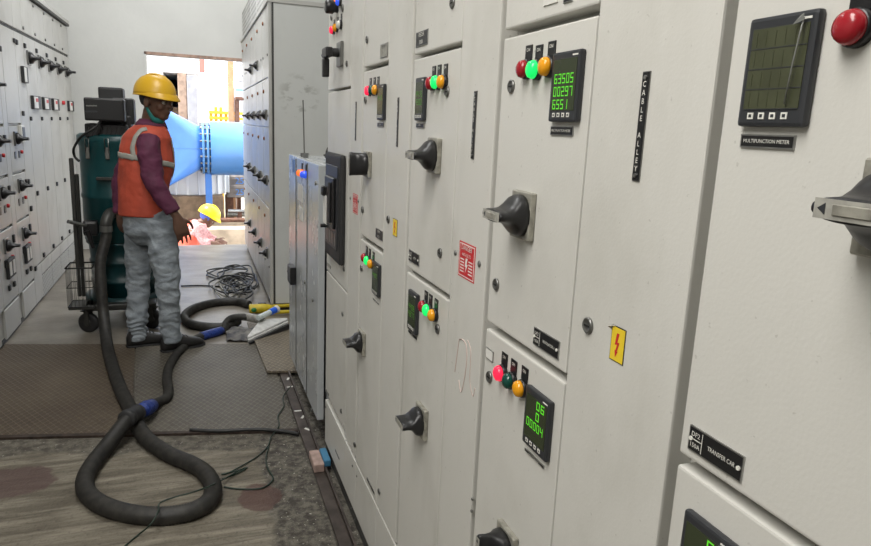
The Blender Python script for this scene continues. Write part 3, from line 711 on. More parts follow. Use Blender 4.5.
for i, (a, b_) in enumerate(cols):
    t = thing('feeder_cabinet', f'{glab[i]} cabinet of the row beyond the low panel, counted from the near end' if i else 'near end cabinet beyond the low panel, its scuffed grey side facing the camera',
              'cabinet', (XM+.5, (a+b_)/2, 0), None)
    m = MB(); m.box(XM+.02, 1.65, a, b_, .06, MT, PAINT_M if i == 0 else PAINT_L); m.box(XM+.03, 1.6, a, b_, 0, .06, PAINT_D)
    m.box(XM-.012, 1.66, a-(.012 if i == 0 else 0), b_, MT, MT+.03, PAINT_L)
    bd = m.build('body', t)
    m = MB(); m.box(XM+.02, 1.64, a, b_, MT+.03, MT+.33, PAINT_M); m.build('vent_hood', t)
    m = MB(); m.box(XM+.012, XM+.02, a+.02, b_-.01, MT+.04, MT+.32, HOLES); m.build('vent_sheet', t)
    for k, (z0, z1) in enumerate(((1.84, MT-.005), (1.465, 1.832), (.83, 1.457), (.07, .82))):
        w0 = a+(.06 if i == 0 else .004); m = MB(); m.box(XM, XM+.02, w0, b_-.02, z0, z1, PAINT_L, .003); d = m.build('door', t)
        if k in (1, 2, 3):
            hz = {1: 1.555, 2: 1.04, 3: .44}[k]; small_handle(d, XM, a+.22, hz, -1, .85) if i < 4 else None
            m = MB(); m.lathe((XM, a+.40, z1-.09), NX, [(0, .015), (.006, .015), (.011, .010)], 12, ORNG); m.build('indicator_lamp', d)
        else:
            small_handle(d, XM, b_-.2, 1.98, -1, .85) if i in (1, 2) else None
            m = MB(); m.lathe((XM, a+.40, z1-.1), NX, [(0, .015), (.006, .015), (.011, .010)], 12, ORNG); m.build('indicator_lamp', d)
        for yy in (a+.1, b_-.08):
            m = MB(); m.lathe((XM, yy, (z0+z1)/2-.1), NX, [(0, .010), (.004, .010)], 10, BLACK); m.build('door_latch', d)
    if i == 0:
        m = MB(); m.box(XM-.004, XM+.02, a-.008, a+.045, .06, MT, PAINT_L, .004); m.build('corner_post', t)
        m = MB(); m.box(XM+.022, XM+.036, a-.003, a, .06, MT, PAINT_D); m.build('gap_strip', t)  # dark strip painted in for the shaded door edge gap
# ================================================================== LEFT ROW
UL = Vector((0, 1, 0)); PX_ = Vector((1, 0, 0))
LB = XL-.018
def lp(px, py): q = atX(px, py, XL); return q.y, q.z
def l_col(y0, y1, label, group=None):
    t = thing('switchgear_cabinet', label, 'cabinet', (XL-.35, (y0+y1)/2, 0), group)
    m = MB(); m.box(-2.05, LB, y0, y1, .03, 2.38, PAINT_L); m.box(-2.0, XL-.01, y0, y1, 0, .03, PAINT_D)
    m.box(-2.06, XL+.02, y0, y1, 2.40, 2.435, PAINT_L); m.box(-2.0, XL+.022, y0, y1, 2.378, 2.40, PAINT_D); m.box(LB, LB+.003, y0, y1, 2.0, 2.1, PAINT_D)  # last box: dark strip behind the top-door gap, seam shade put into colour
    m.build('body', t); return t
def l_door(t, y0, y1, z0, z1, name='door', mm=None):
    m = MB(); m.box(LB, XL, y0+.002, y1-.002, z0, z1, mm or PAINT_L, .003); return m.build(name, t)
def knob(d, y, z, r=.018):
    m = MB(); m.box(XL, XL+.014, y-r, y+r, z-r, z+r, BLACKM, .003); m.build('door_latch', d)
def vent_panel(t, y0, y1):
    m = MB(); m.box(LB, XL-.002, y0+.004, y1-.004, .01, .19, HOLES_L, .002); m.build('vent_panel', t)
HOLES_L, nt, b = nodes_mat('pierced_vent_panel')
g = nt.nodes.new('ShaderNodeNewGeometry').outputs['Position']; s = nt.nodes.new('ShaderNodeSeparateXYZ'); nt.links.new(g, s.inputs[0])
A1 = nmath(nt, 'ADD', s.outputs[1], s.outputs[2]); A2 = nmath(nt, 'SUBTRACT', s.outputs[1], s.outputs[2])
dd = nmath(nt, 'ADD', nmath(nt, 'POWER', dist(A1, .05), 2), nmath(nt, 'POWER', dist(A2, .035), 2))
c = nmix(nt, nramp(nt, dd, .05, .075), (.07, .07, .065), (.42, .42, .40)); nt.links.new(c, b.inputs['Base Color'])
def framed_meter(d, y0, y1, z0, z1, red=False):
    m = MB(); m.box(XL, XL+.022, y0, y1, z0, z1, BLACKM, .003); m.box(XL+.02, XL+.025, y0+(y1-y0)*.06, y0+(y1-y0)*.55, z0+.008, z1-.008, WHITE)
    if red: m.box(XL+.024, XL+.028, y0+(y1-y0)*.25, y0+(y1-y0)*.5, z0+(z1-z0)*.55, z1-.02, REDP)
    m.build('panel_meter', d)
ords = ['far end', 'second from the far wall', 'third from the far wall', 'fourth from the far wall', 'fifth from the far wall']
ys = [6.09, 6.51, 6.93, 7.35, 7.77, 8.19]
hy = [6.22, 6.63, 7.05, 7.465, 7.90]
for i in range(5):
    a, b_ = ys[i], ys[i+1]; k = 4-i
    t = l_col(a, b_, f'left row cabinet, {ords[k]}, with one high black handle' if k else 'left row cabinet at the far end against the white wall')
    dt = l_door(t, a, b_, 2.09, 2.37, 'top_door')
    for zz in (2.12, 2.34): m = MB(); m.lathe((XL, a+.03, zz), PX_, [(0, .012), (.01, .012)], 8, LOCKM); m.build('hinge', dt)
    d = l_door(t, a, b_, .310, 2.066)
    knob(d, a+.02, 1.99); small_handle(d, XL, hy[i], 1.909, 1, 1.1)
    knob(d, a+.03, 1.446, .016)
    if i != 3: framed_meter(d, a+.10, a+.38, 1.52, 1.625, True)
    else:
        m = MB(); m.lathe((XL, 7.6, 1.598), PX_, [(0, .02), (.02, .02), (.025, .01)], 12, REDP); m.build('indicator_lamp', d)
    knob(d, a+.05, .86, .018); 
    dd_ = l_door(t, a, b_, .20, .296, 'plinth_panel'); knob(d, a+.10, .345, .018); vent_panel(t, a, b_)
# alley 5.81-6.09
t = l_col(5.81, 6.09, 'left row narrow cabinet with two tall white framed meters')
l_door(t, 5.81, 6.09, 2.09, 2.37, 'top_door'); d = l_door(t, 5.81, 6.09, .310, 2.066); framed_meter(d, 5.93, 6.07, 1.71, 1.83)
knob(d, 5.85, 1.99); knob(d, 5.87, 1.484); knob(d, 5.86, .978); knob(d, 5.87, .77, .02); knob(d, 5.85, .301); l_door(t, 5.81, 6.09, .02, .296, 'plinth_panel')
# tiered columns
def tier_col(y0, y1, label, hs, extra=0):
    t = l_col(y0, y1, label); l_door(t, y0, y1, 2.09, 2.37, 'top_door'); zs = [2.074, 1.403, 1.066, .728, .225]
    for k in range(4):
        d = l_door(t, y0, y1, zs[k+1]+.009, zs[k]-.009)
        zc = [1.66, 1.307, .972, .622][k]; yc = y0+(y1-y0)*.42
        small_handle(d, XL, yc, zc, 1, 1.0) if k or y1 < 5.5 else None; knob(d, y1-.03, zs[k]-.08, .016); knob(d, y1-.03, zc-.0, .014) if k else None
        m = MB()
        if k: m.box(XL, XL+.004, y0+.1, y0+.14, zc-.14, zc-.09, BLACK); m.box(XL, XL+.004, y0+.22, y0+.26, zc-.14, zc-.09, BLACK); m.lathe((XL, y0+.3, zc-.10), PX_, [(0, .013), (.015, .013)], 10, REDP); m.build('small_switch', d)
    m = MB(); m.box(XL, XL+.02, y0+.12, y1-.1, .40, .53, BLACKM, .003); m.box(XL+.018, XL+.023, y0+.14, y0+.19, .42, .51, WHITE); m.box(XL+.018, XL+.023, y1-.17, y1-.12, .42, .51, WHITE); m.build('panel_meter', d)
    knob(d, y0+.15, .336, .018); knob(d, y0+.28, .334, .018)
    l_door(t, y0, y1, .02, .215, 'plinth_panel'); return t
t = tier_col(5.42, 5.81, 'left row cabinet with stacked drawers, nearer neighbour of the narrow metered cabinet', None)
m = MB(); m.box(XL, XL+.022, 5.70, 5.80, 1.275, 1.40, WHITE, .003); m.box(XL+.02, XL+.025, 5.72, 5.79, 1.29, 1.385, BLACK); m.build('panel_meter', t)
t = l_col(5.30, 5.42, 'left row slim blank filler cabinet between two drawer cabinets'); l_door(t, 5.30, 5.42, .225, 2.37); knob(t, 5.36, 1.9)
tier_col(4.90, 5.30, 'left row drawer cabinet at the left edge of the photo', None)
t = l_col(4.78, 4.90, 'left row slim blank filler cabinet just out of frame'); l_door(t, 4.78, 4.90, .225, 2.37)
tier_col(4.38, 4.78, 'left row drawer cabinet just out of frame on the left', None)
tier_col(3.96, 4.38, 'left row drawer cabinet beside the rusty brown chequer plate', None)
t = l_col(3.84, 3.96, 'left row slim blank filler cabinet well outside the frame'); l_door(t, 3.84, 3.96, .225, 2.37)
tier_col(3.42, 3.84, 'left row drawer cabinet level with the near edge of the chequer plates', None)
tier_col(3.00, 3.42, 'left row drawer cabinet level with the crossing of the big hose', None)
tier_col(2.58, 3.00, 'left row drawer cabinet level with the big hose loop', None)
tier_col(2.16, 2.58, 'left row drawer cabinet nearest the camera', None)
# bundle lying on top of left row
m = MB(); q = at(44, 3, 7.1); m.cyl((XL-.08, 6.95, 2.47), (XL-.08, 7.15, 2.47), .045, n=14, m=LOCKM); m.box(XL-.14, XL-.0, 7.0, 7.1, 2.425, 2.44, PAINT_D)
tag(m.build('cable_roll'), 'grey roll lying on top of the left row of cabinets', 'roll')

# ================================================================== OUTSIDE
GZ = -1.0
m = MB(); GR = mat('pale_dusty_ground', (.42, .38, .32), .9, noise_amt=.3, nscale=3, bump=.4, bscale=12)
m.box(-9, 12, YE+.001, 34, GZ-.1, GZ, GR); o = struct('trim_4', m, 'dusty ground of the yard outside the doorway')
BRICK = mat('brown_masonry', (.30, .205, .13), .9, noise_amt=.4, nscale=8, bump=.5, bscale=25)
STONE = mat('beige_concrete', (.42, .34, .25), .85, noise_amt=.35, nscale=6, bump=.4, bscale=30)
RUST = mat('rusty_steel', (.16, .07, .04), .7, noise_amt=.5, nscale=15)
WALLO = mat('sunlit_white_render', (.78, .77, .76), .9, noise_amt=.08, nscale=4)
def bx(name, px0, py0, px1, py1, Y, depth, mm, label, cat, z0=None, z1=None, group=None, bev=.01):
    a = at(px0, py0, Y); b_ = at(px1, py1, Y)
    m = MB(); m.box(a.x, b_.x, Y, Y+depth, b_.z if z0 is None else z0, a.z if z1 is None else z1, mm, bev)
    return tag(m.build(name), label, cat, group)
# concrete kerb and beams across the pit
a = at(200, 229, 10.0); m = MB(); m.box(-2.6, 2.6, 10.0, 10.3, GZ, a.z, STONE, .015); tag(m.build('concrete_beam'), 'long beige concrete beam behind the crouching worker', 'beam')
z2 = at(200, 219, 10.8).z; m = MB(); m.box(-.1, 2.4, 10.8, 10.95, a.z-.02, z2, RUST, .01); m.box(-.1, 2.4, 10.8, 10.95, GZ, a.z-.02, STONE); tag(m.build('rusty_beam'), 'dark rusty steel beam above the beige concrete beam', 'beam')
z3 = at(200, 196, 11.3).z; x1 = at(224, 200, 11.3).x; m = MB(); m.box(-2.6, x1, 11.3, 12.6, GZ, z3, BRICK, .02); tag(m.build('masonry_plinth'), 'brown masonry plinth under the white ribbed tank', 'plinth')
for i, py in enumerate((209, 213.5)):
    z4 = at(225, py, 11.4).z; m = MB(); m.cyl((x1+.05, 11.1+.18*i, z4), (2.5, 11.1+.18*i, z4-.02), .035, n=12, m=[STEEL, HPLATE][i])
    m.box(x1+.2, x1+.26, 11.05+.18*i, 11.15+.18*i, GZ, z4, RUST); m.box(2.3, 2.36, 11.05+.18*i, 11.15+.18*i, GZ, z4, RUST)
    tag(m.build('steel_pipe'), ['upper pale steel pipe lying right of the brown plinth', 'lower pale steel pipe lying right of the brown plinth'][i], 'pipe')
# white ribbed tank
tc_ = at(188, 184, 12.0); zt = at(188, 166, 12.0).z; r_ = .64
t = thing('ribbed_tank', 'white cylindrical tank with vertical ribs under the blue duct', 'tank', (tc_.x, 12.0, z3))
TANK = mat('white_tank_shell', (.72, .74, .76), .5)
m = MB(); m.lathe((tc_.x, 12.0, z3), V, [(0, r_*.98), (.02, r_), (zt-z3-.04, r_), (zt-z3, r_*1.03), (zt-z3+.01, r_*.5)], 48, TANK); m.build('shell', t)
for i in range(24):
    an = 2*PI*i/24; M_ = Matrix.Translation((tc_.x, 12.0, 0)) @ Matrix.Rotation(an, 4, 'Z')
    m = MB(); m.box(r_-.01, r_+.035, -.018, .018, z3+.01, zt-.03, TANK, M=M_); m.build('rib', t)
# blue duct
BLUE = mat('blue_duct_paint', (.07, .22, .62), .35, noise_amt=.12, nscale=5)
BLUEL = mat('blue_pipe_paint', (.075, .22, .50), .32, noise_amt=.12, nscale=4)
YP = 11.2
c0 = at(206, 148, YP); cz = c0.z
t = thing('blue_duct', 'large blue square-to-round air duct with bolted flange, crossing the doorway behind the standing man', 'duct', (c0.x, YP, GZ))
h0 = .62; xl = at(160, 150, YP).x; rr = .31
sq = [(YP-h0, cz-h0), (YP+h0, cz-h0), (YP+h0, cz+h0), (YP-h0, cz+h0)]
n = 32; circ = [(YP+rr*math.cos(2*PI*i/n), cz+rr*math.sin(2*PI*i/n)) for i in range(n)]
vs = [(xl, y, z) for y, z in sq]+[(c0.x-.05, y, z) for y, z in circ]; fs = []
# faceted transition: 4 flat triangles + 4 fans
quad = {0: range(16, 25), 1: range(24, 33), 2: range(0, 9), 3: range(8, 17)}
for k in range(4):
    ids = [i % n for i in quad[k]]
    for i in range(8): fs.append((k, 4+ids[i], 4+ids[i+1]))
fs += [(0, 1, 4+24), (1, 2, 4+0), (2, 3, 4+8), (3, 0, 4+16), (3, 2, 1, 0)]
m = MB(); m.add(vs, fs, BLUE); m.box(xl-1.2, xl, YP-h0, YP+h0, cz-h0, cz+h0, BLUE, .01); m.build('square_duct', t)
m = MB(); m.cyl((xl, YP-h0, cz), (c0.x-.06, YP-rr, cz), .008, n=6, m=BLUEL)
m.build('seam', t)
m = MB(); m.lathe((c0.x-.06, YP, cz), (1, 0, 0), [(0, rr+.02), (.001, rr+.09), (.03, rr+.09), (.04, rr+.02), (.06, rr+.02), (.07, rr+.09), (.10, rr+.09), (.101, rr)], 40, BLUEL); m.build('flange', t)
for i in range(20):
    an = 2*PI*i/20; y = YP+(rr+.06)*math.cos(an); z = cz+(rr+.06)*math.sin(an); m = MB(); m.cyl((c0.x-.09, y, z), (c0.x+.07, y, z), .016, n=6, m=LOCKM); m.build('bolt', t)
m = MB(); m.lathe((c0.x+.05, YP, cz), (1, 0, 0), [(0, rr), (.02, .415), (2.6, .415), (2.61, .40)], 48, BLUEL); m.build('round_pipe', t)
m = MB(); xp = at(208.5, 180, YP).x; m.box(xp-.05, xp+.05, YP-.05, YP+.05, GZ, cz-.38, BLUE, .006); m.build('support_post', t)
m = MB(); m.box(1.9, 2.0, YP-.05, YP+.05, GZ, cz-.38, BLUE); m.build('support_post', t)
# crate
t0 = at(227, 175, 11.9); t1 = at(246, 200, 11.9)
CR_ = mat('grey_timber_crate', (.33, .29, .26), .8, noise_amt=.3, nscale=10)
t = thing('timber_crate', 'grey timber crate with blue stencilled writing right of the white tank', 'crate', ((t0.x+t1.x)/2, 12.2, t1.z))
m = MB(); m.box(t0.x, t0.x+.75, 11.9, 12.5, t1.z+.04, t0.z, CR_, .008); bx_ = m.build('box', t)
for k in range(3): m = MB(); zz = t1.z+.05+k*(t0.z-t1.z-.12)/2; m.box(t0.x-.01, t0.x+.76, 11.88, 11.9, zz, zz+.05, CR_, .004); m.build('batten', t)
m = MB(); STB = mat('blue_stencil', (.12, .3, .7), .7)
for k in range(2): m.text('251', (t0.x+.24, 11.878, t0.z-.10-.19*k), (1, 0, 0), (0, 0, 1), .15, STB)
m.build('stencil', t)
m = MB(); m.box(t0.x-.02, t0.x+.1, 11.95, 12.45, GZ, t1.z+.04, RUST); m.box(t0.x+.65, t0.x+.75, 11.95, 12.45, GZ, t1.z+.04, RUST); m.build('leg', t)
# white building with opening
YB = 14.5
o0 = at(163, 72, YB); o1 = at(181, 145, YB); xr = at(200, 100, YB).x; ztop = at(190, 30, YB).z
t = thing('white_building', 'sunlit white building with a dark doorway behind the blue duct', 'building', ((o0.x+xr)/2, YB+1, GZ))
m = MB(); m.box(-7, o0.x, YB, YB+3.2, GZ, 4.6, WALLO); m.box(o1.x, xr, YB, YB+3.2, GZ, 4.6, WALLO); m.box(o0.x, o1.x, YB, YB+3.2, o0.z, 4.6, WALLO)
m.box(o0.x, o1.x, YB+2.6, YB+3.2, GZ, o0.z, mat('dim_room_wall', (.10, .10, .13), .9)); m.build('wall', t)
FRW = mat('old_timber', (.38, .27, .20), .8, noise_amt=.4, nscale=12)
m = MB(); m.box(o1.x-.02, at(187, 100, YB).x, YB-.12, YB+.05, GZ, o0.z, FRW, .01); m.build('door_jamb', t)
m = MB(); m.box(o0.x-.05, at(200, 72, YB).x, YB-.12, YB+.02, o0.z, o0.z+.05, WALLO); m.build('lintel', t)
q = at(175, 118, YB+.8); m = MB(); m.box(o0.x, o1.x, YB+.5, YB+.7, GZ, at(170, 107, YB+.5).z, BRICK); m.build('inner_wall', t)
m = MB(); GC = mat('grey_column', (.34, .34, .36), .8, noise_amt=.2); m.box(at(187.5, 100, 14.2).x, at(197, 100, 14.2).x, 14.2, 14.4, GZ, at(190, 75, 14.2).z, GC, .01)
tag(m.build('grey_column'), 'square grey concrete column beside the dark doorway of the white building', 'column')
# steel post near the door
a = at(201, 60, 10.6); b_ = at(206, 120, 10.6)
t = thing('steel_post', 'white steel post with a rust red top in the middle of the doorway', 'post', ((a.x+b_.x)/2, 10.9, GZ))
m = MB(); m.box(a.x, b_.x, 12.85, 12.95, GZ, at(203, 74, 12.85).z, WALLO) if False else None
PK = mat('pale_post_paint', (.62, .60, .63), .6)
XA = at(200.5, 100, 12.8).x; XB = at(205.5, 100, 12.8).x
m = MB(); m.box(XA, XB, 12.8, 12.95, GZ, at(203, 72, 12.8).z, PK, .01); m.build('shaft', t)
m = MB(); m.box(XA-.005, XB+.005, 12.79, 12.96, at(203, 72, 12.8).z, at(203, 58, 12.8).z+.3, mat('red_oxide', (.40, .16, .12), .7), .01); m.build('red_top', t)
t.location.y = 12.87
for ch in t.children: ch.location.y -= 12.87-10.9
# timber post at right
OR = mat('orange_timber', (.62, .36, .19), .7, noise_amt=.3, nscale=8)
m = MB(); XA = at(228, 90, 13).x; XB = at(234, 90, 13).x; m.box(XA, XB, 13, 13.15, GZ, 3.2, OR, .01)
tag(m.build('timber_post'), 'orange brown timber post at the right of the doorway view', 'post')
# yellow guard rail far away
YL = mat('yellow_rail_paint', (.80, .40, .03), .5)
t = thing('guard_rail', 'bright yellow guard rail above the blue pipe', 'railing', (at(218, 110, 15).x, 15, GZ))
xa, xb = at(209, 112, 15).x, at(232, 112, 15).x
for py in (112.5, 118): z = at(218, py, 15).z; m = MB(); m.box(xa, xb+.6, 15, 15.05, z-.03, z+.03, YL); m.build('rail', t)
for px in (211, 216, 221, 226, 232): x = at(px, 112, 15).x; m = MB(); m.box(x-.03, x+.03, 15.055, 15.10, GZ, at(218, 107 if px in (216, 221) else 111, 15).z, YL); m.build('upright', t)
# hazy grey building far right, stacked cartons
m = MB(); HZ = mat('hazy_grey_cladding', (.50, .50, .54), .9); xa = at(208, 95, 24).x; m.box(xa, xa+6, 24, 28, GZ, at(215, 87, 24).z, HZ)
tag(m.build('far_shed'), 'pale grey shed far behind the yellow guard rail', 'building')
CT = mat('white_carton', (.60, .58, .56), .7); CTB = mat('blue_tape', (.2, .5, .75), .5)
za = at(240, 100, 12.6).z
for k in range(3):
    m = MB(); x = at(235.5, 85, 12.6).x; z0 = at(240, 97, 12.6).z+k*.27; m.box(x+.02*k, x+.55, 12.6, 13.0, z0, z0+.26, CT, .008); m.box(x+.02*k, x+.55, 12.598, 12.6, z0+.1, z0+.14, CTB if k == 0 else CT)
    tag(m.build('carton'), ['lowest of the white cartons on the rack, with blue tape', 'middle white carton on the rack', 'topmost white carton on the rack'][k], 'box')
m = MB(); x = at(235.5, 85, 12.6).x; z0 = at(240, 97, 12.6).z
m.box(x, x+.7, 12.58, 13.05, z0-.05, z0-.001, RUST, .005)
for a in (.0, .63): m.box(x+a, x+a+.06, 12.6, 12.66, GZ, z0-.05, RUST); m.box(x+a, x+a+.06, 12.97, 13.03, GZ, z0-.05, RUST)
tag(m.build('storage_rack'), 'rusty rack carrying the white cartons', 'rack')

# ================================================================== PEOPLE
SKIN = mat('brown_skin', (.13, .066, .042), .5, noise_amt=.15, nscale=30)
SKIN2 = mat('brown_skin_worker', (.14, .07, .045), .5)
HAIR = mat('black_hair', (.008, .007, .007), .6)
SHIRT = mat('maroon_shirt', (.105, .018, .052), .75, noise_amt=.25, nscale=14, bump=.25, bscale=40)
VEST = mat('orange_red_vest', (.50, .075, .038), .7, noise_amt=.22, nscale=9, bump=.25, bscale=40)
JEANS = mat('pale_blue_jeans', (.31, .345, .375), .85, col2=(.19, .215, .24), nscale=8, stretch=(1, 1, 2.2), bump=.4, bscale=90)
SHOE = mat('black_leather_shoe', (.018, .017, .017), .45, bump=.2)
SOLE = mat('shoe_sole', (.012, .012, .012), .8)
REFL = mat('reflective_tape', (.36, .35, .31), .45, noise_amt=.2, nscale=40)
HELM = mat('yellow_helmet_shell', (.66, .38, .018), .35)
TEAL = mat('teal_mask', (.02, .20, .18), .8)
EYEW = mat('eye_white', (.45, .42, .38), .3)
def unit(a): return Vector(a).normalized()
def limb(mb, pts, rads, m, n=16, flat=1.0, k=6):
    P = smooth_path(pts, k); R_ = []
    N = len(pts)-1
    for i in range(len(P)):
        t = i/k; j = min(int(t), N-1); f = t-j; R_.append(rads[j]*(1-f)+rads[j+1]*f)
    mb.tube(P, R_, m, n)
def hand(mb, wrist, d, side, nrm, m, L=.18, curl=.5, spread=.12):
    """d = direction to the fingers, side = towards the thumb, nrm = back of the hand"""
    d = unit(d); side = unit(Vector(side)-d*Vector(side).dot(d)); nrm = side.cross(d) if side.cross(d).dot(Vector(nrm)) > 0 else -side.cross(d)
    pl = L*.52; w = L*.235
    mb.loft([(wrist-d*.02, side, nrm, w*.55, w*.42), (wrist+d*pl*.25, side, nrm, w*.80, w*.42), (wrist+d*pl*.6, side, nrm, w, w*.40), (wrist+d*pl*.95, side, nrm, w*.98, w*.30), (wrist+d*pl*1.03, side, nrm, w*.85, w*.2)], m, 16)
    for i, (o, l) in enumerate(((.74, .44), (.26, .50), (-.24, .47), (-.70, .37))):
        b_ = wrist+d*pl*.88+side*w*o; dd = (d+side*spread*(o)).normalized(); r0 = L*.048; ll = l*L
        pts = [b_]; ang = 0; cur = b_.copy()
        for s_ in (.42, .32, .26):
            ang += curl*(.6 if s_ == .42 else 1.0); v = dd*math.cos(ang)-nrm*math.sin(ang); cur = cur+v*ll*s_*1.05; pts.append(cur.copy())
        mb.tube(smooth_path(pts, 3), [r0*(1-.035*j) for j in range(10)], m, 8)
    b_ = wrist+d*pl*.22+side*w*.65
    pts = [b_, b_+(d*.55+side*.75-nrm*.15)*L*.17, b_+(d*.95+side*.85-nrm*.35)*L*.24, b_+(d*1.45+side*.80-nrm*.55)*L*.27]
    mb.tube(smooth_path(pts, 3), [L*.066-.0006*j for j in range(10)], m, 8)
def head_mesh(mb, c, f, up, m, s=1.0):
    f = unit(f); l = unit(up.cross(f)); u = f.cross(l); M3 = Matrix((f, l, u)).transposed()
    def E_(o, r, n=20): mb.ellipsoid(c+(f*o[0]+l*o[1]+u*o[2])*s, tuple(k*s for k in r), m, M3, n)
    E_((-.008, 0, .025), (.096, .076, .092)); E_((.022, 0, -.035), (.068, .060, .075)); E_((.052, 0, -.083), (.030, .036, .028))
    E_((.088, 0, -.012), (.016, .013, .028)); E_((.097, 0, -.028), (.014, .017, .011))                       # nose
    E_((.078, .030, .012), (.018, .028, .010)); E_((.078, -.030, .012), (.018, .028, .010))                    # brow
    E_((.078, 0, -.055), (.018, .026, .007)); E_((.076, 0, -.067), (.018, .022, .008))                          # lips
    E_((.058, .040, -.030), (.026, .024, .026)); E_((.058, -.040, -.030), (.026, .024, .026))                    # cheeks
    for sg in (1, -1): E_((-.008, sg*.078, -.015), (.020, .010, .032), 12)
    return f, l, u
def head_extras(body, c, f, l, u, s, hair_m):
    for sg in (1, -1):
        m = MB(); p = c+(f*.077+l*sg*.031-u*.006)*s; m.ellipsoid(p, (.012*s,)*3, EYEW, None, 12); q = p+f*.0075*s; m.ellipsoid(q, (.006*s,)*3, HAIR, None, 10); m.build('eye', body)
def helmet(parent, c, f, up, s, m_, name='helmet'):
    """shell with brim; c = centre of the brim plane"""
    f = unit(f); l = unit(up.cross(f)); u = f.cross(l)
    m = MB(); prof = []
    rings = []
    for k in range(13):
        t = k/12*PI/2; rr_ = math.cos(t)**.8 if k < 12 else .02; hh = math.sin(t)
        rings.append((c+u*(.128*hh)*s-f*.004*s, f, l, .138*rr_*s, .118*rr_*s))
    m.loft(rings, m_, 36)
    # brim
    n = 48; o_ = []; i_ = []
    for k in range(n):
        t = 2*PI*k/n; ct, st = math.cos(t), math.sin(t); ext = .004+.026*max(0, ct)**2+.005*max(0, -ct)
        base = c+(f*.136*ct+l*.116*st)*s; out = (f*ct+l*st).normalized()
        i_.append(base+u*.012*s); o_.append(base+out*ext*s-u*(.006+.020*max(0, ct))*s)
    vs = i_+o_+[p-u*.004*s for p in o_]+[p-u*.012*s for p in i_]
    fs = [(r*n+k, r*n+(k+1) % n, (r+1)*n+(k+1) % n, (r+1)*n+k) for r in range(3) for k in range(n)]
    m.add(vs, fs, m_, True)
    for o in (-.030, 0, .030):
        pts = [c+(f*.130*math.cos(t)*.86+l*o+u*(.128*math.sin(t)+.002))*s for t in [PI*.18+PI*.66*j/12 for j in range(13)]]
        m.tube(pts, .007*s if o == 0 else .0045*s, m_, 8)
    return m.build(name, parent)
def fold(scale, amp, st=(1, 1, 1), seed=0):
    return lambda p, n: amp*(noise.noise(Vector((p.x*scale*st[0]+seed, p.y*scale*st[1], p.z*scale*st[2])))*1.3+.6*abs(noise.noise(Vector((p.x*scale*2*st[0], p.y*scale*2*st[1]+seed, p.z*scale*2.2*st[2])))))

# ---- standing man
h = unit((.92, .39, 0)); s_ = unit((.39, -.92, 0)); Z3 = Vector((0, 0, 1))
Y0 = 4.6
man = thing('person', 'standing person in yellow helmet, orange vest and pale jeans, holding the vacuum, looking back', 'person', (-.28, Y0, 0))
hipR, kneeR, ankR = at(160, 224, 4.51), at(168, 284, 4.47), at(171, 338, 4.50)
hipL, kneeL, ankL = at(139, 222, 4.68), at(138, 287, 4.66), at(137, 338, 4.64)
shR, elR, wrR = at(149, 139, 4.45), at(155, 184, 4.40), at(176, 216, 4.37)
shL, elL, wrL = at(136, 138, 4.74), at(121, 181, 4.78), at(119.5, 213, 4.76)
tor = [(at(150, 232, Y0), .120, .13), (at(148, 214, Y0), .130, .145), (at(143, 192, Y0), .135, .155), (at(146, 165, Y0), .140, .158), (at(147, 145, Y0), .130, .158), (at(148, 132, Y0), .100, .145), (at(150, 125, Y0), .07, .09)]
hc = at(156.5, 101, 4.56); ff = unit((.80, -.60, -.06)); upv = unit((.06, 0, 1))
body = MB()
body.loft([(c, h, s_, a*.88, b_*.88) for c, a, b_ in tor], SKIN, 24)
f_, l_, u_ = head_mesh(body, hc, ff, upv, SKIN, 1.02)
body.tube([at(150, 128, Y0), hc-u_*.06-f_*.02], .058, SKIN, 16)
limb(body, [shR, elR, wrR], [.045, .036, .026], SKIN); limb(body, [shL, elL, wrL], [.045, .036, .026], SKIN)
limb(body, [hipR, kneeR, ankR], [.080, .050, .038], SKIN); limb(body, [hipL, kneeL, ankL], [.080, .050, .038], SKIN)
for an in (ankR, ankL): body.tube([an, Vector((an.x, an.y, .05))+h*.03, Vector((an.x, an.y, .035))+h*.12], [.038, .034, .025], SKIN, 12)
for k_, (w_, e_) in enumerate(((wrR, elR), (wrL, elL))):
    if k_ == 0: hand(body, w_+unit(w_-e_)*.015, unit((.28, .06, -1)), Vector((.85, .2, .2)), Vector((.3, -.9, 0)), SKIN, .195, .35)
    else: hand(body, w_, unit((.06, -.05, -1)), Vector((.5, -.8, .2)), Vector((-.8, -.5, 0)), SKIN, .185, .55)
bd = remeshed(body, .0055, SKIN, 3).build('body', man)
bd['label'] = 'brown skinned head, hands and body'
head_extras(bd, hc, f_, l_, u_, 1.02, HAIR)
# hair at the back under the helmet
m = MB(); M3 = Matrix((f_, l_, u_)).transposed(); m.ellipsoid(hc-f_*.014+u_*.022, (.096, .079, .092), HAIR, M3, 24)
for v in m.v:
    q = v-hc; 
    if q.dot(f_) > .015 and q.dot(u_) < .05: v += -f_*(q.dot(f_)-.015)*1.0
    if q.dot(u_) < -.035: v += u_*(-.035-q.dot(u_))
m.build('hair', man)
helmet(man, at(155.5, 95.0, 4.56), unit((.80, -.60, -.05)), unit((.05, -.02, 1)), .95, HELM)
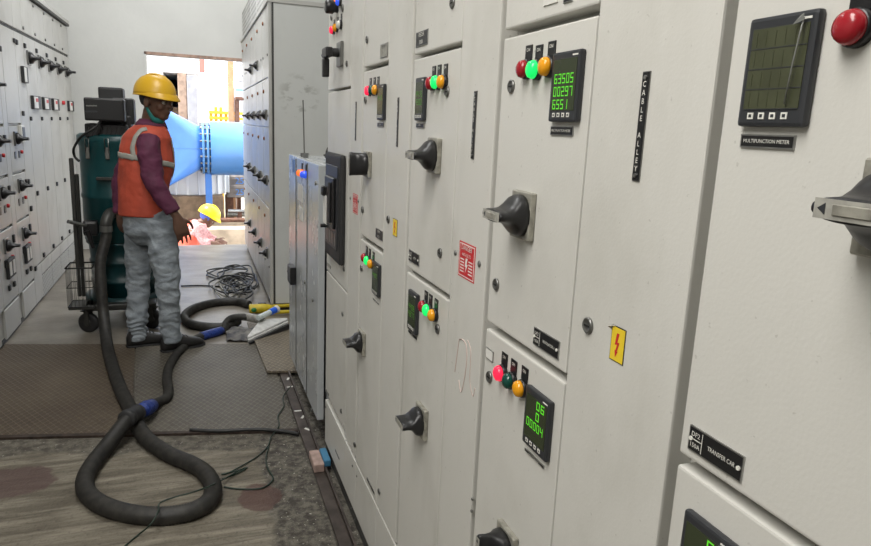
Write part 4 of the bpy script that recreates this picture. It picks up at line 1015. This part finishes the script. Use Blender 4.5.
# mask pulled under the chin
m = MB(); pts = [hc+(f_*a+l_*b_+u_*c_) for a, b_, c_ in ((-.01, -.080, -.025), (.005, -.066, -.070), (.030, -.046, -.112), (.050, 0, -.122), (.030, .046, -.112), (.005, .066, -.070), (-.01, .080, -.025))]
sp = smooth_path(pts, 5); vs = []; 
for i, p in enumerate(sp):
    w = .004+.013*math.sin(PI*i/(len(sp)-1)); vs += [p+u_*w, p+u_*w*.2-(f_*0), p-u_*w+f_*(-.012)]
N_ = len(sp); m.add(vs, [(3*i+j, 3*i+3+j, 3*i+4+j, 3*i+1+j) for i in range(N_-1) for j in range(2)], TEAL, True)
mk = m.build('face_mask', man); so_ = mk.modifiers.new('s', 'SOLIDIFY'); so_.thickness = .004; so_.offset = 1
# shirt
sh = MB(); sh.loft([(c, h, s_, a*.95, b_*.95) for c, a, b_ in tor[1:-1]]+[(at(150.5, 125, Y0), h, s_, .075, .085)], SHIRT, 24)
limb(sh, [shR+Vector((0, .03, .005)), shR.lerp(elR, .35)+Vector((-.01, 0, 0)), elR, wrR.lerp(elR, .12)], [.066, .070, .060, .045], SHIRT)
limb(sh, [shL-Vector((0, .03, -.005)), elL, wrL], [.056, .054, .040], SHIRT)
remeshed(sh, .007, SHIRT, 4, fold(13, .008, (1, 1, 1.3), 3)).build('shirt', man)
m = MB(); cc = at(151, 123.5, Y0)
for k in range(2): m.loft([(cc-Z3*.03, h, s_, .098, .10), (cc+Z3*.0, h, s_, .088, .09), (cc+Z3*.028+h*.006, h, s_, .070, .072), (cc+Z3*.026+h*.006, h, s_, .062, .062)][0:4] if k == 0 else [(cc-Z3*.028, h, s_, .09, .09), (cc-Z3*.027, h, s_, .091, .091)], SHIRT, 28)
m.build('collar', man)
# vest
vt = [(at(144, 213, Y0)-Z3*.010, .150, .175), (at(143.5, 200, Y0), .146, .172), (at(144, 185, Y0), .146, .170), (at(146, 165, Y0), .158, .175), (at(147, 148, Y0), .152, .170), (at(147.5, 137, Y0), .134, .172), (at(148.5, 130, Y0), .112, .145), (at(150, 125.5, Y0), .088, .10)]
ve = MB(); ve.loft([(c, h, s_, a, b_) for c, a, b_ in vt], VEST, 28)
vm = remeshed(ve, .007, VEST, 4, fold(8, .007, (1, 1, 1.0), 8)); 
bvh = BVHTree.FromPolygons([tuple(v) for v in vm.v], vm.f)
vest = vm.build('safety_vest', man)
def strip_on(bvh, path, w, mm, name, parent, off=.004, widthdir=None):
    P = smooth_path(path, 8); A = []; 
    for i, p in enumerate(P):
        q, nn, _, _ = bvh.find_nearest(p); t = (P[min(i+1, len(P)-1)]-P[max(0, i-1)]).normalized(); b_ = nn.cross(t).normalized()
        for j in (-1, -.33, .33, 1):
            qq, n2, _, _ = bvh.find_nearest(q+b_*w/2*j); A.append(qq+n2*off)
    m = MB(); m.add(A, [(4*i+j, 4*i+4+j, 4*i+5+j, 4*i+1+j) for i in range(len(P)-1) for j in range(3)], mm, True)
    o = m.build(name, parent); s2 = o.modifiers.new('s', 'SOLIDIFY'); s2.thickness = .0025; s2.offset = 0; return o
def around(c, n=28, dz=0, r=.26):
    return [c+h*math.cos(2*PI*i/n)*r+s_*math.sin(2*PI*i/n)*r+Z3*dz*math.cos(2*PI*i/n) for i in range(n+1)]
strip_on(bvh, around(at(145.5, 160, Y0), dz=-.035, r=.2), .034, REFL, 'reflective_strip', man)
for sg in (1, -1):      # loops round the armholes
    base = at(148, 146, Y0)
    near = [at(x_, y_, 4.45) for x_, y_ in ((146, 125), (139, 128), (134, 136), (131.5, 146), (133.5, 156))]
    path = near if sg == 1 else [p-s_*2*(p-base).dot(s_) for p in near]
    strip_on(bvh, path, .030, REFL, 'reflective_strip', man)
    path = [at(152, 136, Y0)+h*.10+s_*sg*.11, at(152, 160, Y0)+h*.17+s_*sg*.11, at(150, 185, Y0)+h*.17+s_*sg*.11]
    strip_on(bvh, path, .026, REFL, 'reflective_strip', man)
# jeans
je = MB(); je.loft([(at(150, 205, Y0), h, s_, .140, .155), (at(150, 217, Y0), h, s_, .150, .160), (at(150, 232, Y0), h, s_, .148, .158), (at(150, 243, Y0), h, s_, .08, .12)], JEANS, 24)
limb(je, [hipR+Vector((0, 0, .02)), hipR.lerp(kneeR, .45), kneeR, kneeR.lerp(ankR, .5), ankR-Vector((0, 0, .015))], [.094, .090, .070, .064, .060], JEANS)
limb(je, [hipL+Vector((0, 0, .02)), hipL.lerp(kneeL, .45), kneeL, kneeL.lerp(ankL, .5), ankL-Vector((0, 0, .015))], [.090, .084, .064, .060, .056], JEANS)
def jf(p, n):
    a = fold(12, .009, (1, 1, 1.5), 5)(p, n)+.006*(1-abs(2*noise.noise(Vector((p.x*9+p.z*7, p.y*9, p.z*12)))))**3; k = max(0, 1-abs(p.z-.15)/.12)+.35*max(0, 1-abs(p.z-.5)/.12); return a+k*.006*math.sin(p.z*130+14*noise.noise(p*7))
remeshed(je, .0065, JEANS, 4, jf).build('jeans', man)
def shoe(parent, heel, d, L=.285, w=.052):
    d = unit(d); l = Z3.cross(d); m = MB(); z = .0
    R_ = lambda x, h0, h1, ww: (heel+d*x+Z3*(h0+h1)/2, l, Z3, ww, (h1-h0)/2)
    m.loft([R_(.0, .015, .075, w*.55), R_(.02, .015, .115, w*.72), (heel+d*.06+Z3*.07, l, Z3, w*.78, .058), R_(.12, .015, .105, w*.80), R_(.18, .015, .085, w*.95), R_(.23, .015, .07, w*.98), R_(.265, .015, .055, w*.75), R_(L, .018, .04, w*.35)], SHOE, 20, sq=.8)
    o = m.build('shoe', parent)
    m = MB(); m.loft([(heel+d*x+Z3*.011, l, Z3, ww, .012) for x, ww in ((-.005, w*.5), (.02, w*.78), (.08, w*.8), (.13, w*.78), (.19, w*1.02), (.24, w*1.02), (.275, w*.75), (L+.006, w*.35))], SOLE, 20, sq=.5); m.build('sole', o)
    m = MB()
    for i in range(4): p = heel+d*(.10+.022*i)+Z3*(.112-.008*i); m.tube([p-l*.022, p+Z3*.004, p+l*.022], .003, SOLE, 6)
    m.build('laces', o)
shoe(man, Vector((ankR.x, ankR.y, 0))-unit((.83, .5, 0))*.065, (.86, .42, 0)); shoe(man, Vector((ankL.x, ankL.y, 0))-unit((.93, .3, 0))*.065, (.95, .22, 0))

# ---- second worker in the pit
YW = 9.35
w2 = thing('person', 'crouching person outside in yellow helmet and red vest, bent over in the pit', 'person', (at(192, 240, YW).x, YW, GZ))
hW = unit((1, .1, 0)); sW = unit((.1, -1, 0))
pel = at(184, 258, YW); sho = at(198.5, 223, YW); mid = pel.lerp(sho, .5)+Vector((-.03, 0, .04)); ax = unit(sho-pel)
dv = ax.cross(sW); hc2 = at(207.5, 218.5, YW)
PSH = mat('pink_checked_shirt', (.62, .33, .33), .8, noise_amt=.4, nscale=40)
VST2 = mat('orange_vest_worker', (.72, .12, .07), .7)
body = MB(); body.loft([(pel-ax*.1, dv, sW, .12, .15), (pel, dv, sW, .12, .16), (mid, dv, sW, .11, .16), (sho-ax*.06, dv, sW, .10, .18), (sho, dv, sW, .07, .14)], SKIN2, 20)
fW = unit((.88, -.15, -.45)); uW = unit((.45, 0, .9))
f2, l2, u2 = head_mesh(body, hc2, fW, uW, SKIN2, 1.0); body.tube([sho, hc2-u2*.05], .055, SKIN2)
kW = [Vector((pel.x+.12, YW-.1, GZ+.48)), Vector((pel.x+.05, YW+.12, GZ+.48))]
for sg, kn in zip((1, -1), kW):
    hp = pel+sW*.09*sg; an = Vector((pel.x-.02, kn.y, GZ+.09)); limb(body, [hp, kn, an], [.085, .055, .04], SKIN2)
aR = [sho+sW*.16, at(204, 241, YW-.2), at(213, 243, YW-.28)]; aL = [sho-sW*.16, at(207, 236, YW+.1), at(217, 240, YW+.05)]
for A_ in (aR, aL): limb(body, A_, [.045, .036, .027], SKIN2); hand(body, A_[2], unit((.8, -.1, -.4)), Vector((0, .3, .9)), Vector((-.3, 0, 1)), SKIN2, .18, .5)
b2 = remeshed(body, .008, SKIN2, 3).build('body', w2); head_extras(b2, hc2, f2, l2, u2, 1.0, HAIR)
sh = MB(); sh.loft([(pel, dv, sW, .13, .165), (mid, dv, sW, .125, .17), (sho-ax*.06, dv, sW, .115, .19), (sho+ax*.02, dv, sW, .08, .13)], PSH, 20)
for A_ in (aR, aL): limb(sh, [A_[0], A_[1], A_[2].lerp(A_[1], .15)], [.078, .066, .048], PSH)
remeshed(sh, .010, PSH, 3, fold(12, .010)).build('shirt', w2)
ve = MB(); ve.loft([(pel-ax*.04, dv, sW, .155, .18), (mid, dv, sW, .145, .178), (sho-ax*.10, dv, sW, .135, .165), (sho-ax*.01, dv, sW, .105, .12)], VST2, 20)
remeshed(ve, .010, VST2, 3, fold(10, .012)).build('safety_vest', w2)
je = MB(); je.loft([(pel+ax*.03, dv, sW, .13, .16), (pel-ax*.08, dv, sW, .14, .165)], JEANS, 16)
for sg, kn in zip((1, -1), kW): hp = pel+sW*.09*sg; limb(je, [hp, kn, Vector((pel.x-.02, kn.y, GZ+.11))], [.10, .075, .06], JEANS); 
remeshed(je, .010, JEANS, 3, fold(12, .010)).build('trousers', w2)
for kn in kW: shoe(w2, Vector((pel.x-.08, kn.y, GZ)), (1, .05, 0))
m = MB(); m.ellipsoid(hc2-f2*.012+u2*.030, (.104, .086, .082), mat('blue_head_cloth', (.10, .16, .62), .8), Matrix((f2, l2, u2)).transposed(), 20)
for v in m.v:
    q = v-hc2
    if q.dot(f2) > .03 and q.dot(u2) < .05: v += -f2*(q.dot(f2)-.03)
m.build('head_cloth', w2)
helmet(w2, hc2+u2*.055, fW, uW, 1.08, mat('bright_yellow_helmet', (.85, .60, .015), .35))

# ================================================================== VACUUM CLEANER
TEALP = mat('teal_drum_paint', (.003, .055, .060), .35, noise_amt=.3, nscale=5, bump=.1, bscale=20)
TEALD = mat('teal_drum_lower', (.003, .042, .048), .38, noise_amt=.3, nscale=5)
TUBEG = mat('grey_trolley_tube', (.06, .06, .055), .45, .4, noise_amt=.3)
VY = 5.32; VX = -.50
vac = thing('industrial_vacuum', 'tall teal drum vacuum cleaner with black motor head on a wheeled trolley', 'vacuum cleaner', (VX, VY, 0))
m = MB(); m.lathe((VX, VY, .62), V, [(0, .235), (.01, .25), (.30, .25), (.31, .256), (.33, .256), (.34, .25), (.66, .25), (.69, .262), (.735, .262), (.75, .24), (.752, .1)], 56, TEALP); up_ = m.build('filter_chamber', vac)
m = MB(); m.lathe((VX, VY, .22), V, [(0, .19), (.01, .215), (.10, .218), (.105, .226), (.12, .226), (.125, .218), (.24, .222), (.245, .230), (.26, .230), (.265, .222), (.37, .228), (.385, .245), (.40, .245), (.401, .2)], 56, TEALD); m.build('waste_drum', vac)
def vbox(name, px0, py0, px1, py1, Yf, dep, mm, bev=.012, parent=vac):
    a = at(px0, py0, Yf); b_ = at(px1, py1, Yf); m = MB(); m.box(a.x, b_.x, Yf, Yf+dep, b_.z, a.z, mm, bev, seg=2); return m, a, b_
m, a, b_ = vbox('', 84, 123, 128, 139, 5.10, .40, BLACKM, .015)
a0 = a
for i in range(9): x = a.x+.02+i*(b_.x-a.x-.04)/8; m.box(x-.006, x+.006, 5.092, 5.10, b_.z+.01, a.z-.02, BLACK)
m.build('motor_head', vac)
m, a, b_ = vbox('', 83, 97, 125, 122, 5.02, .20, BLACK, .012); cbx = m.build('control_box', vac)
m = MB()
for i in range(4): q0 = at(85+i*3.0, 110.5, 5.02); m.box(q0.x, q0.x+.018, 5.018, 5.02, q0.z-.012, q0.z, DKGREY)
for i in range(3): q0 = at(86+i*3.6, 105, 5.02); m.box(q0.x, q0.x+.022, 5.018, 5.02, q0.z-.008, q0.z, LOCKM)
m.build('vent_grille', cbx)
m, a, b_ = vbox('', 97.5, 86.5, 123.5, 101, 5.26, .16, BLACKM, .014); m.build('rear_box', vac)
m = MB(); q = at(124, 118, 5.2); m.box(q.x-.02, q.x+.02, 5.18, 5.3, q.z-.06, q.z+.13, BLACK, .005); m.box(VX-.10, VX+.1, 5.2, 5.4, 1.36, 1.50, BLACKM, .01); m.box(VX-.02, VX+.12, 5.24, 5.42, 1.44, 1.62, BLACKM, .01); m.build('bracket', vac)
CABLE = mat('black_cable', (.012, .012, .012), .5)
m = MB(); pts = [at(101, 121, 5.04), at(94, 128, 4.98), at(82, 136, 4.99), at(76.5, 143, 5.06), at(73.5, 150, 5.14), at(75, 157, 5.16), at(79, 161, 5.10)]
m.tube(smooth_path(pts, 8), .0085, CABLE, 8); m.build('power_cable', vac)
for (px, py) in ((107, 152), (86, 152)):
    q = at(px, py, 5.055); m = MB(); yf = VY-math.sqrt(max(.0, .25**2-(q.x-VX)**2))
    m.box(q.x-.014, q.x+.014, yf-.018, yf+.004, q.z-.05, q.z+.03, LOCKM, .004); m.tube([(q.x-.01, yf-.02, q.z+.0), (q.x-.012, yf-.026, q.z+.09), (q.x+.012, yf-.026, q.z+.09), (q.x+.01, yf-.02, q.z)], .003, STEEL, 6)
    m.build('clamp_latch', vac)
m = MB(); q = at(104, 179, 5.06); m.box(q.x-.05, q.x+.13, VY-.275, VY-.235, q.z-.01, q.z+.012, TUBEG, .005); m.build('drum_handle', vac)
# inlet
inl = at(107.5, 217, 4.98)
m = MB(); m.tube(smooth_path([Vector((inl.x+.03, 5.12, inl.z+.01)), Vector((inl.x+.01, 5.03, inl.z+.015)), Vector((inl.x-.008, 4.985, inl.z-.03)), Vector((inl.x-.012, 4.98, inl.z-.07))], 5), .038, TUBEG, 18)
m.cyl((inl.x-.012, 4.98, inl.z-.06), (inl.x-.013, 4.98, inl.z-.10), .041, n=20, m=LOCKM); m.build('hose_inlet', vac)
# trolley
m = MB()
tz = .185; x0, x1 = at(67, 303, 5.0).x, at(156, 303, 5.0).x
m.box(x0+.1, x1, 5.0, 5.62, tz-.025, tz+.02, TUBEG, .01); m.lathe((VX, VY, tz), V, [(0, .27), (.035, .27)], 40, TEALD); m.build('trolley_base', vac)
for (pa, pb, Y) in (((71, 158), (80, 296), 5.02), ((76.5, 174), (84, 296), 5.16)):
    m = MB(); a = at(*pa, Y); b_ = at(*pb, Y); m.box(-.017, .017, -.012, .012, 0, (a-b_).length, TUBEG, .004, M=Matrix.Translation(b_) @ (a-b_).to_track_quat('Z', 'Y').to_matrix().to_4x4()); m.build('push_bar', vac)
m = MB(); a = at(68, 221.5, 4.92); b_ = at(86, 225.5, 5.0); m.cyl(a, b_, .013, n=12, m=STEEL); m.build('lever', vac)
m = MB(); q = at(91, 227, 5.03); m.box(q.x-.05, q.x+.045, 5.0, 5.09, q.z-.06, q.z+.045, BLACK, .02, seg=2); m.cyl((q.x-.02, 5.0, q.z-.02), (q.x+.01, 5.0, q.z-.14), .02, .012, n=12, m=BLACK); m.build('lever_clamp', vac)
# casters
CX = [(at(88, 320, 5.02).x, 5.05), (at(152, 320, 4.98).x, 5.06), (VX, 5.58)]
for i, (x, y) in enumerate(CX):
    m = MB(); r_ = .070; av = unit((.45, .89, 0)); m.lathe(Vector((x, y, r_))-av*.018, av, [(0, r_*.8), (.004, r_), (.032, r_), (.036, r_*.8)], 28, BLACKM); m.lathe(Vector((x, y, r_))-av*.020, av, [(0, r_*.4), (.040, r_*.4)], 16, TUBEG); w_ = m.build('caster', vac)
    m = MB(); 
    MR = Matrix.Translation((x, y, 0)) @ Matrix.Rotation(math.atan2(.89, .45), 4, 'Z')
    for sg in (-.026, .022): m.box(sg, sg+.004, -.018, .018, r_-.02, tz-.026, TUBEG, M=MR)
    m.box(-.035, .035, -.035, .035, tz-.032, tz-.024, TUBEG, M=MR); m.build('caster_fork', vac)
# wire basket
m = MB(); bx0, bx1, by0, by1, bz0, bz1 = at(68, 300, 4.98).x, at(94, 300, 4.98).x, 4.96, 5.16, .205, at(68, 268, 4.98).z
for z in (bz0, bz1, (bz0+bz1)/2): m.tube([(bx0, by0, z), (bx1, by0, z), (bx1, by1, z), (bx0, by1, z), (bx0, by0, z)], .003 if z != bz1 else .0055, CABLE, 6)
for i in range(8):
    x = bx0+(bx1-bx0)*i/7
    for y in (by0, by1): m.tube([(x, y, bz0), (x, y, bz1)], .0016, LOCKM, 5)
for i in range(7):
    y = by0+(by1-by0)*i/6
    for x in (bx0, bx1): m.tube([(x, y, bz0), (x, y, bz1)], .0016, LOCKM, 5)
m.box(bx0, bx1, by0, by1, bz0-.02, bz0, TUBEG, .005); m.build('wire_basket', vac)

# ================================================================== HOSES
HOSE, nt, b = nodes_mat('ribbed_black_hose'); b.inputs['Base Color'].default_value = (.022, .021, .019, 1); b.inputs['Roughness'].default_value = .55
g = nt.nodes.new('ShaderNodeNewGeometry').outputs['Position']; n_ = nnoise(nt, g, 30, 4)
nt.links.new(nmix(nt, nramp(nt, n_, .4, .7), (.016, .015, .0135), (.036, .033, .028)), b.inputs['Base Color'])
def hose_geo(m, pts, r, mm=None, k=14, rib=.0022, pitch=.011):
    P = smooth_path(pts, k)
    # resample evenly, modulate the radius for the ribs
    d = [0]
    for a, b_ in zip(P, P[1:]): d.append(d[-1]+(b_-a).length)
    n = int(d[-1]/(pitch/2)); out = []; j = 0
    for i in range(n+1):
        t = d[-1]*i/n
        while j < len(d)-2 and d[j+1] < t: j += 1
        out.append(P[j].lerp(P[j+1], (t-d[j])/max(1e-9, d[j+1]-d[j])))
    m.tube(out, [r+(rib if i % 2 else -rib*.3) for i in range(n+1)], mm or HOSE, 16)
HR = .030
F_ = lambda px, py, z=HR: fl(px, py, z)
h1 = thing('vacuum_hose', 'long ribbed black hose looping over the floor from vacuum to nozzle', 'hose', (F_(150, 460).x, F_(150, 460).y, 0))
m = MB()
hi = Vector((inl.x-.013, 4.98, inl.z-.10))
pts = [hi+Vector((0, 0, .03)), hi+Vector((-.003, -.002, -.04)), at(100.5, 262, 4.93), at(101.5, 290, 4.88), at(104, 318, 4.82), F_(107, 344, HR+.012), F_(112, 365), F_(120, 388, HR), F_(130, 409, HR), F_(137, 425, HR), F_(149, 441), F_(170, 455), F_(191, 464), F_(205, 473), F_(213, 487), F_(209, 501), F_(193, 511), F_(165, 516), F_(132, 514), F_(104, 506), F_(88, 494), F_(85, 480), F_(93, 464), F_(107, 446, .04), F_(120, 429, .075), F_(129, 418, .098)]
hose_geo(m, pts, .034); m.build('hose_section', h1)
m = MB(); pa, pb = F_(130, 417, .10), F_(141, 410.5, .085); dcp = unit(pb-pa)
m.lathe(pa-dcp*.04, dcp, [(0, .038), (.004, .043), (.03, .043), (.034, .038), (.05, .036), (.085, .036), (.09, .040), (.12, .040), (.124, .03)], 24, BLACKM); m.build('coupling', h1)
BLT = mat('blue_tape_wrap', (.015, .045, .26), .45, noise_amt=.35, nscale=40, bump=.6, bscale=80)
m = MB(); pc = F_(142, 410.5, .085); pd = F_(152, 405.5, .055); limb(m, [pc, pc.lerp(pd, .5), pd], [.036, .040, .033], BLT); m.build('tape_wrap', h1)
m = MB()
pts = [F_(149, 406.5, .062), F_(158, 402.5, .030), F_(165.5, 399, .026), F_(168.5, 392, .024), F_(167, 380, .024), F_(169, 367, .024), F_(177, 354, .024), F_(188, 344, .024), F_(199, 337.5, .026), F_(213, 333, .028), F_(224, 329, .03), F_(228, 322, .05)]
pts2 = [F_(224, 330, .03), F_(225.5, 324, .05), F_(231, 318.5, .085), F_(240, 317, .10), F_(250, 317.5, .10)]
pts = pts[:-2]+pts2
hose_geo(m, pts, .025); m.build('hose_section', h1)
m = MB(); a = F_(201, 336.5, .026); b_ = F_(222, 330.5, .03); limb(m, [a, a.lerp(b_, .5), b_], [.029, .031, .029], BLT); m.build('tape_wrap', h1)
# nozzle
ALU = mat('brushed_aluminium', (.70, .70, .68), .42, .2, noise_amt=.2, nscale=30)
TAPE = mat('silver_tape', (.40, .385, .35), .45, .2, noise_amt=.4, nscale=40)
nz = thing('floor_nozzle', 'triangular aluminium floor nozzle with black brush edge at the hose end', 'nozzle', tuple(fl(268, 335, 0)))
n0 = F_(250, 317.5, .10); n1 = F_(262, 320, .10)
m = MB(); limb(m, [F_(246, 317, .10), n0, n1], [.028, .031, .030], TAPE); m.build('neck', nz)
cA, cB = F_(247.5, 336, .055), F_(287, 318, .100); mid_ = n1
down = Vector((0, 0, -.028)); wl = unit(cB-cA); fw = Vector((.004, -.035, -.020))
w0 = wl*.028
top = [n1-w0, n1+w0, cB, cB+fw, cA+fw, cA]; bot = [p+down for p in top]
m = MB(); m.add(top+bot, [(0, 1, 2, 5), (5, 2, 3, 4), (9, 10, 11, 8), (11, 7, 6), (11, 8, 7), (0, 6, 7, 1), (1, 7, 8, 2), (2, 8, 9, 3), (3, 9, 10, 4), (4, 10, 11, 5), (5, 11, 6, 0)], ALU)
m.tube([cA+fw*.5+Vector((0, 0, .003)), cB+fw*.5+Vector((0, 0, .003))], .006, ALU, 8); m.build('nozzle_body', nz)
m = MB(); e0, e1 = cA+fw*1.0+down*.4, cB+fw*1.0+down*.4; ee = Vector((.006, -.022, 0)); dn = Vector((0, -.0, -.038))
vs = [e0, e1, e1+ee, e0+ee, e0+dn, e1+dn*1.4, e1+ee+dn*1.4, e0+ee+dn]; vs = [Vector((v.x, v.y, max(v.z, .012))) for v in vs]
m.add(vs, [(0, 1, 2, 3), (7, 6, 5, 4), (0, 4, 5, 1), (1, 5, 6, 2), (2, 6, 7, 3), (3, 7, 4, 0)], BLACKM); m.build('brush_strip', nz)
# second coil of hose
h2 = thing('coiled_hose', 'short ribbed black hose curled behind the nozzle and joined to the yellow pipe', 'hose', (F_(215, 312).x, F_(215, 312).y, 0))
m = MB(); pts = [F_(249, 304.5, .036), F_(238, 301.5, .034), F_(220, 302, .032), F_(204, 305, .032), F_(191, 310, .032), F_(184.5, 317, .032), F_(190, 323.5, .032), F_(204, 326.5, .032), F_(220, 327, .032), F_(231, 325, .034), F_(238, 321, .034)]
hose_geo(m, pts, .031); m.build('hose_section', h2)
YT = mat('yellow_plastic_tube', (.62, .47, .02), .4, noise_amt=.2, nscale=30)
t = thing('yellow_wand', 'yellow forked pipe lying beside the far cabinets', 'pipe', tuple(fl(268, 310, 0)))
m = MB(); a = F_(249, 309, .04); b_ = F_(273, 308, .04); m.tube(smooth_path([a, a.lerp(b_, .1), a.lerp(b_, .5), b_], 4), [.024, .036, .038, .038]+[.038]*6+[.036, .03, .02], YT, 18); m.build('grip', t)
for py, z in ((306.5, .045), (312.5, .03)): a = F_(270, py, z); m = MB(); m.cyl(a, a+Vector((.42, .02 if py < 310 else -.0, .0)), .014, n=12, m=YT); m.build('tube_arm', t)
q = F_(254, 310, .055); m = MB(); m.ellipsoid(q, (.022, .02, .018), mat('green_button', (.01, .16, .03), .5)); m.build('green_button', t)
m = MB(); q = F_(262, 304, .07); m.box(q.x-.03, q.x+.03, q.y-.02, q.y+.02, q.z-.008, q.z+.012, BLACK, .005); m.build('clip', t)
m = MB(); a = F_(258, 318, .13); b_ = F_(277, 309, .15); m.cyl(a, a.lerp(b_, .62), .020, n=16, m=mat('clear_plastic_bottle', (.6, .66, .64), .15)); m.cyl(a.lerp(b_, .62), a.lerp(b_, .9), .024, n=16, m=mat('bright_blue_cap', (.02, .13, .75), .3)); m.cyl(a.lerp(b_, .9), b_, .026, .030, n=16, m=WHITE)
tag(m.build('plastic_tube'), 'small clear tube with bright blue collar lying over the nozzle', 'tube')
# crumpled sack under the nozzle
SACK = mat('grey_patterned_sack', (.22, .21, .19), .7, col2=(.06, .06, .07), nscale=12)
SACKB = mat('blue_print', (.02, .03, .12), .7)
b = bmesh.new(); bmesh.ops.create_grid(b, x_segments=40, y_segments=30, size=1); b.verts.index_update()
c0_ = fl(246, 336, 0); ux = unit(fl(262, 336, 0)-fl(232, 336, 0)); uy = unit(fl(246, 322, 0)-fl(246, 346, 0))
for v in b.verts:
    x, y = v.co.x, v.co.y; z = .035*(1-max(abs(x), abs(y))**2)+.035*abs(noise.noise(Vector((x*2.2, y*2.2, 1))))+.014*abs(noise.noise(Vector((x*6, y*6, 4))))
    p = c0_+ux*(x*.135*(1+.15*noise.noise(Vector((y*2, 3, x)))))+uy*(y*.15*(1+.15*noise.noise(Vector((x*2, 9, y))))); v.co = Vector((p.x, p.y, .011+max(0, z*.8)))
m = MB(); m.bm(b, SACK, None, True); o = tag(m.build('plastic_sack'), 'crumpled grey plastic sack with dark blue print under the nozzle', 'sack')
s2 = o.modifiers.new('s', 'SOLIDIFY'); s2.thickness = .002
# ================================================================== CABLES
random.seed(3)
WIREG = mat('dark_green_wire', (.012, .028, .018), .5); WIREP = mat('pale_wire', (.25, .24, .2), .5)
for k in range(9):
    cx_, cy_ = 236+random.uniform(-8, 8), 283+random.uniform(-10, 8); rx, ry = random.uniform(8, 22), random.uniform(4, 11); ph = random.uniform(0, 6)
    pts = [F_(cx_+rx*math.cos(ph+t*.7)*(1+.2*math.sin(2.3*t+k)), cy_+ry*math.sin(ph+t*.7)*(1+.25*math.cos(1.7*t+k)), .012+.01*(k % 4)+.012*abs(math.sin(t*1.3+k))) for t in range(0, 15)]
    pts = [Vector((min(p.x, .53), p.y, p.z)) for p in pts]
    m = MB(); m.tube(smooth_path(pts, 6), .0075, CABLE if k % 5 else WIREP, 6)
    tag(m.build('cable'), 'black cable in the tangled heap beside the far cabinets' if k % 5 else 'pale cable in the tangled heap beside the far cabinets', 'cable', 'tangled cables beside the far cabinets' if k % 5 else 'pale cables in the tangled heap')
def wire(pp, mm, r, label, name='cable'):
    m = MB(); m.tube(smooth_path(pp, 8), r, mm, 6); return tag(m.build(name), label, 'cable')
wire([F_(x, y, z) for x, y, z in ((181, 286, .008), (200, 285.5, .008), (222, 287, .008), (236, 292, .02))], CABLE, .007, 'single black cable running left from the tangled heap across the pale floor')
wire([F_(x, y, .012) for x, y in ((236, 289, ), (241, 300, ), (249, 306, ))], CABLE, .007, 'short black cable end running toward the yellow pipe')
wire([F_(x, y, .014+z) for x, y, z in ((291, 386, .02), (283, 397, .01), (284, 406, .01), (278, 416, 0), (279, 426, 0), (271, 437, 0), (268, 446, -.008), (258, 456, -.008), (245, 464, -.008), (228, 473, -.009), (222, 474, -.009), (236, 471, -.009), (247, 467.5, -.009), (238, 473, -.009), (222, 479, -.009))], WIREG, .0032, 'thin dark green wire wandering from the panel base over the plate edge')
wire([F_(x, y, z) for x, y, z in ((240, 470, .005), (222, 480, .03), (212, 485, .078), (205, 488, .080), (190, 493, .085), (175, 497, .075), (160, 503, .065), (158, 512, .075), (150, 525, .05), (138, 535, .006), (125, 546, .006), (112, 560, .006))], WIREG, .0032, 'thin green wire lying over the big hose loop in the foreground')
wire([F_(x, y, .006) for x, y in ((269, 446), (266, 458), (268, 469), (273, 479), (262, 488), (240, 489), (224, 487))], WIREG, .0035, 'thin brown wire curling beside the dark red stain')
wire([F_(x, y, .017) for x, y in ((299, 434), (280, 431), (255, 429.5), (220, 431), (190, 430))], CABLE, .010, 'stiff black cable lying along the near edge of the chequer plates')
# small box beside the kerb
q = fl(320, 462, .03); 
m = MB(); q0 = fl(316, 466, .014); PBX = mat('pink_carton', (.42, .30, .26), .7, noise_amt=.3, nscale=30); BBX = mat('blue_carton_end', (.04, .17, .30), .6)
m.box(.455, .50, 2.66, 2.80, .014, .052, PBX, .003); m.box(.50, .53, 2.67, 2.79, .031, .062, BBX, .003)
tag(m.build('cable_connector'), 'small pink and blue connector block lying on the steel channel by the end cabinet', 'connector')
for i in range(5):
    q = fl(*[(298, 411), (303, 417), (311, 429), (290, 387), (288, 379)][i], .014); m = MB(); m.box(-.018, .018, -.006, .006, 0, .002, WHITE, M=Matrix.Translation((max(.463, min(q.x, .495)), q.y, .0142)) @ Matrix.Rotation(i*1.1, 4, 'Z'))
    tag(m.build('paper_scrap'), 'tiny white paper scrap on the brown steel channel, '+['second from the camera', 'third nearest the camera', 'nearest the camera', 'fourth nearest the camera', 'furthest from the camera'][[2, 1, 0, 3, 4].index(i) if False else {2: 2, 1: 0, 0: 1, 3: 3, 4: 4}[i]], 'paper', 'paper scraps on the steel channel')
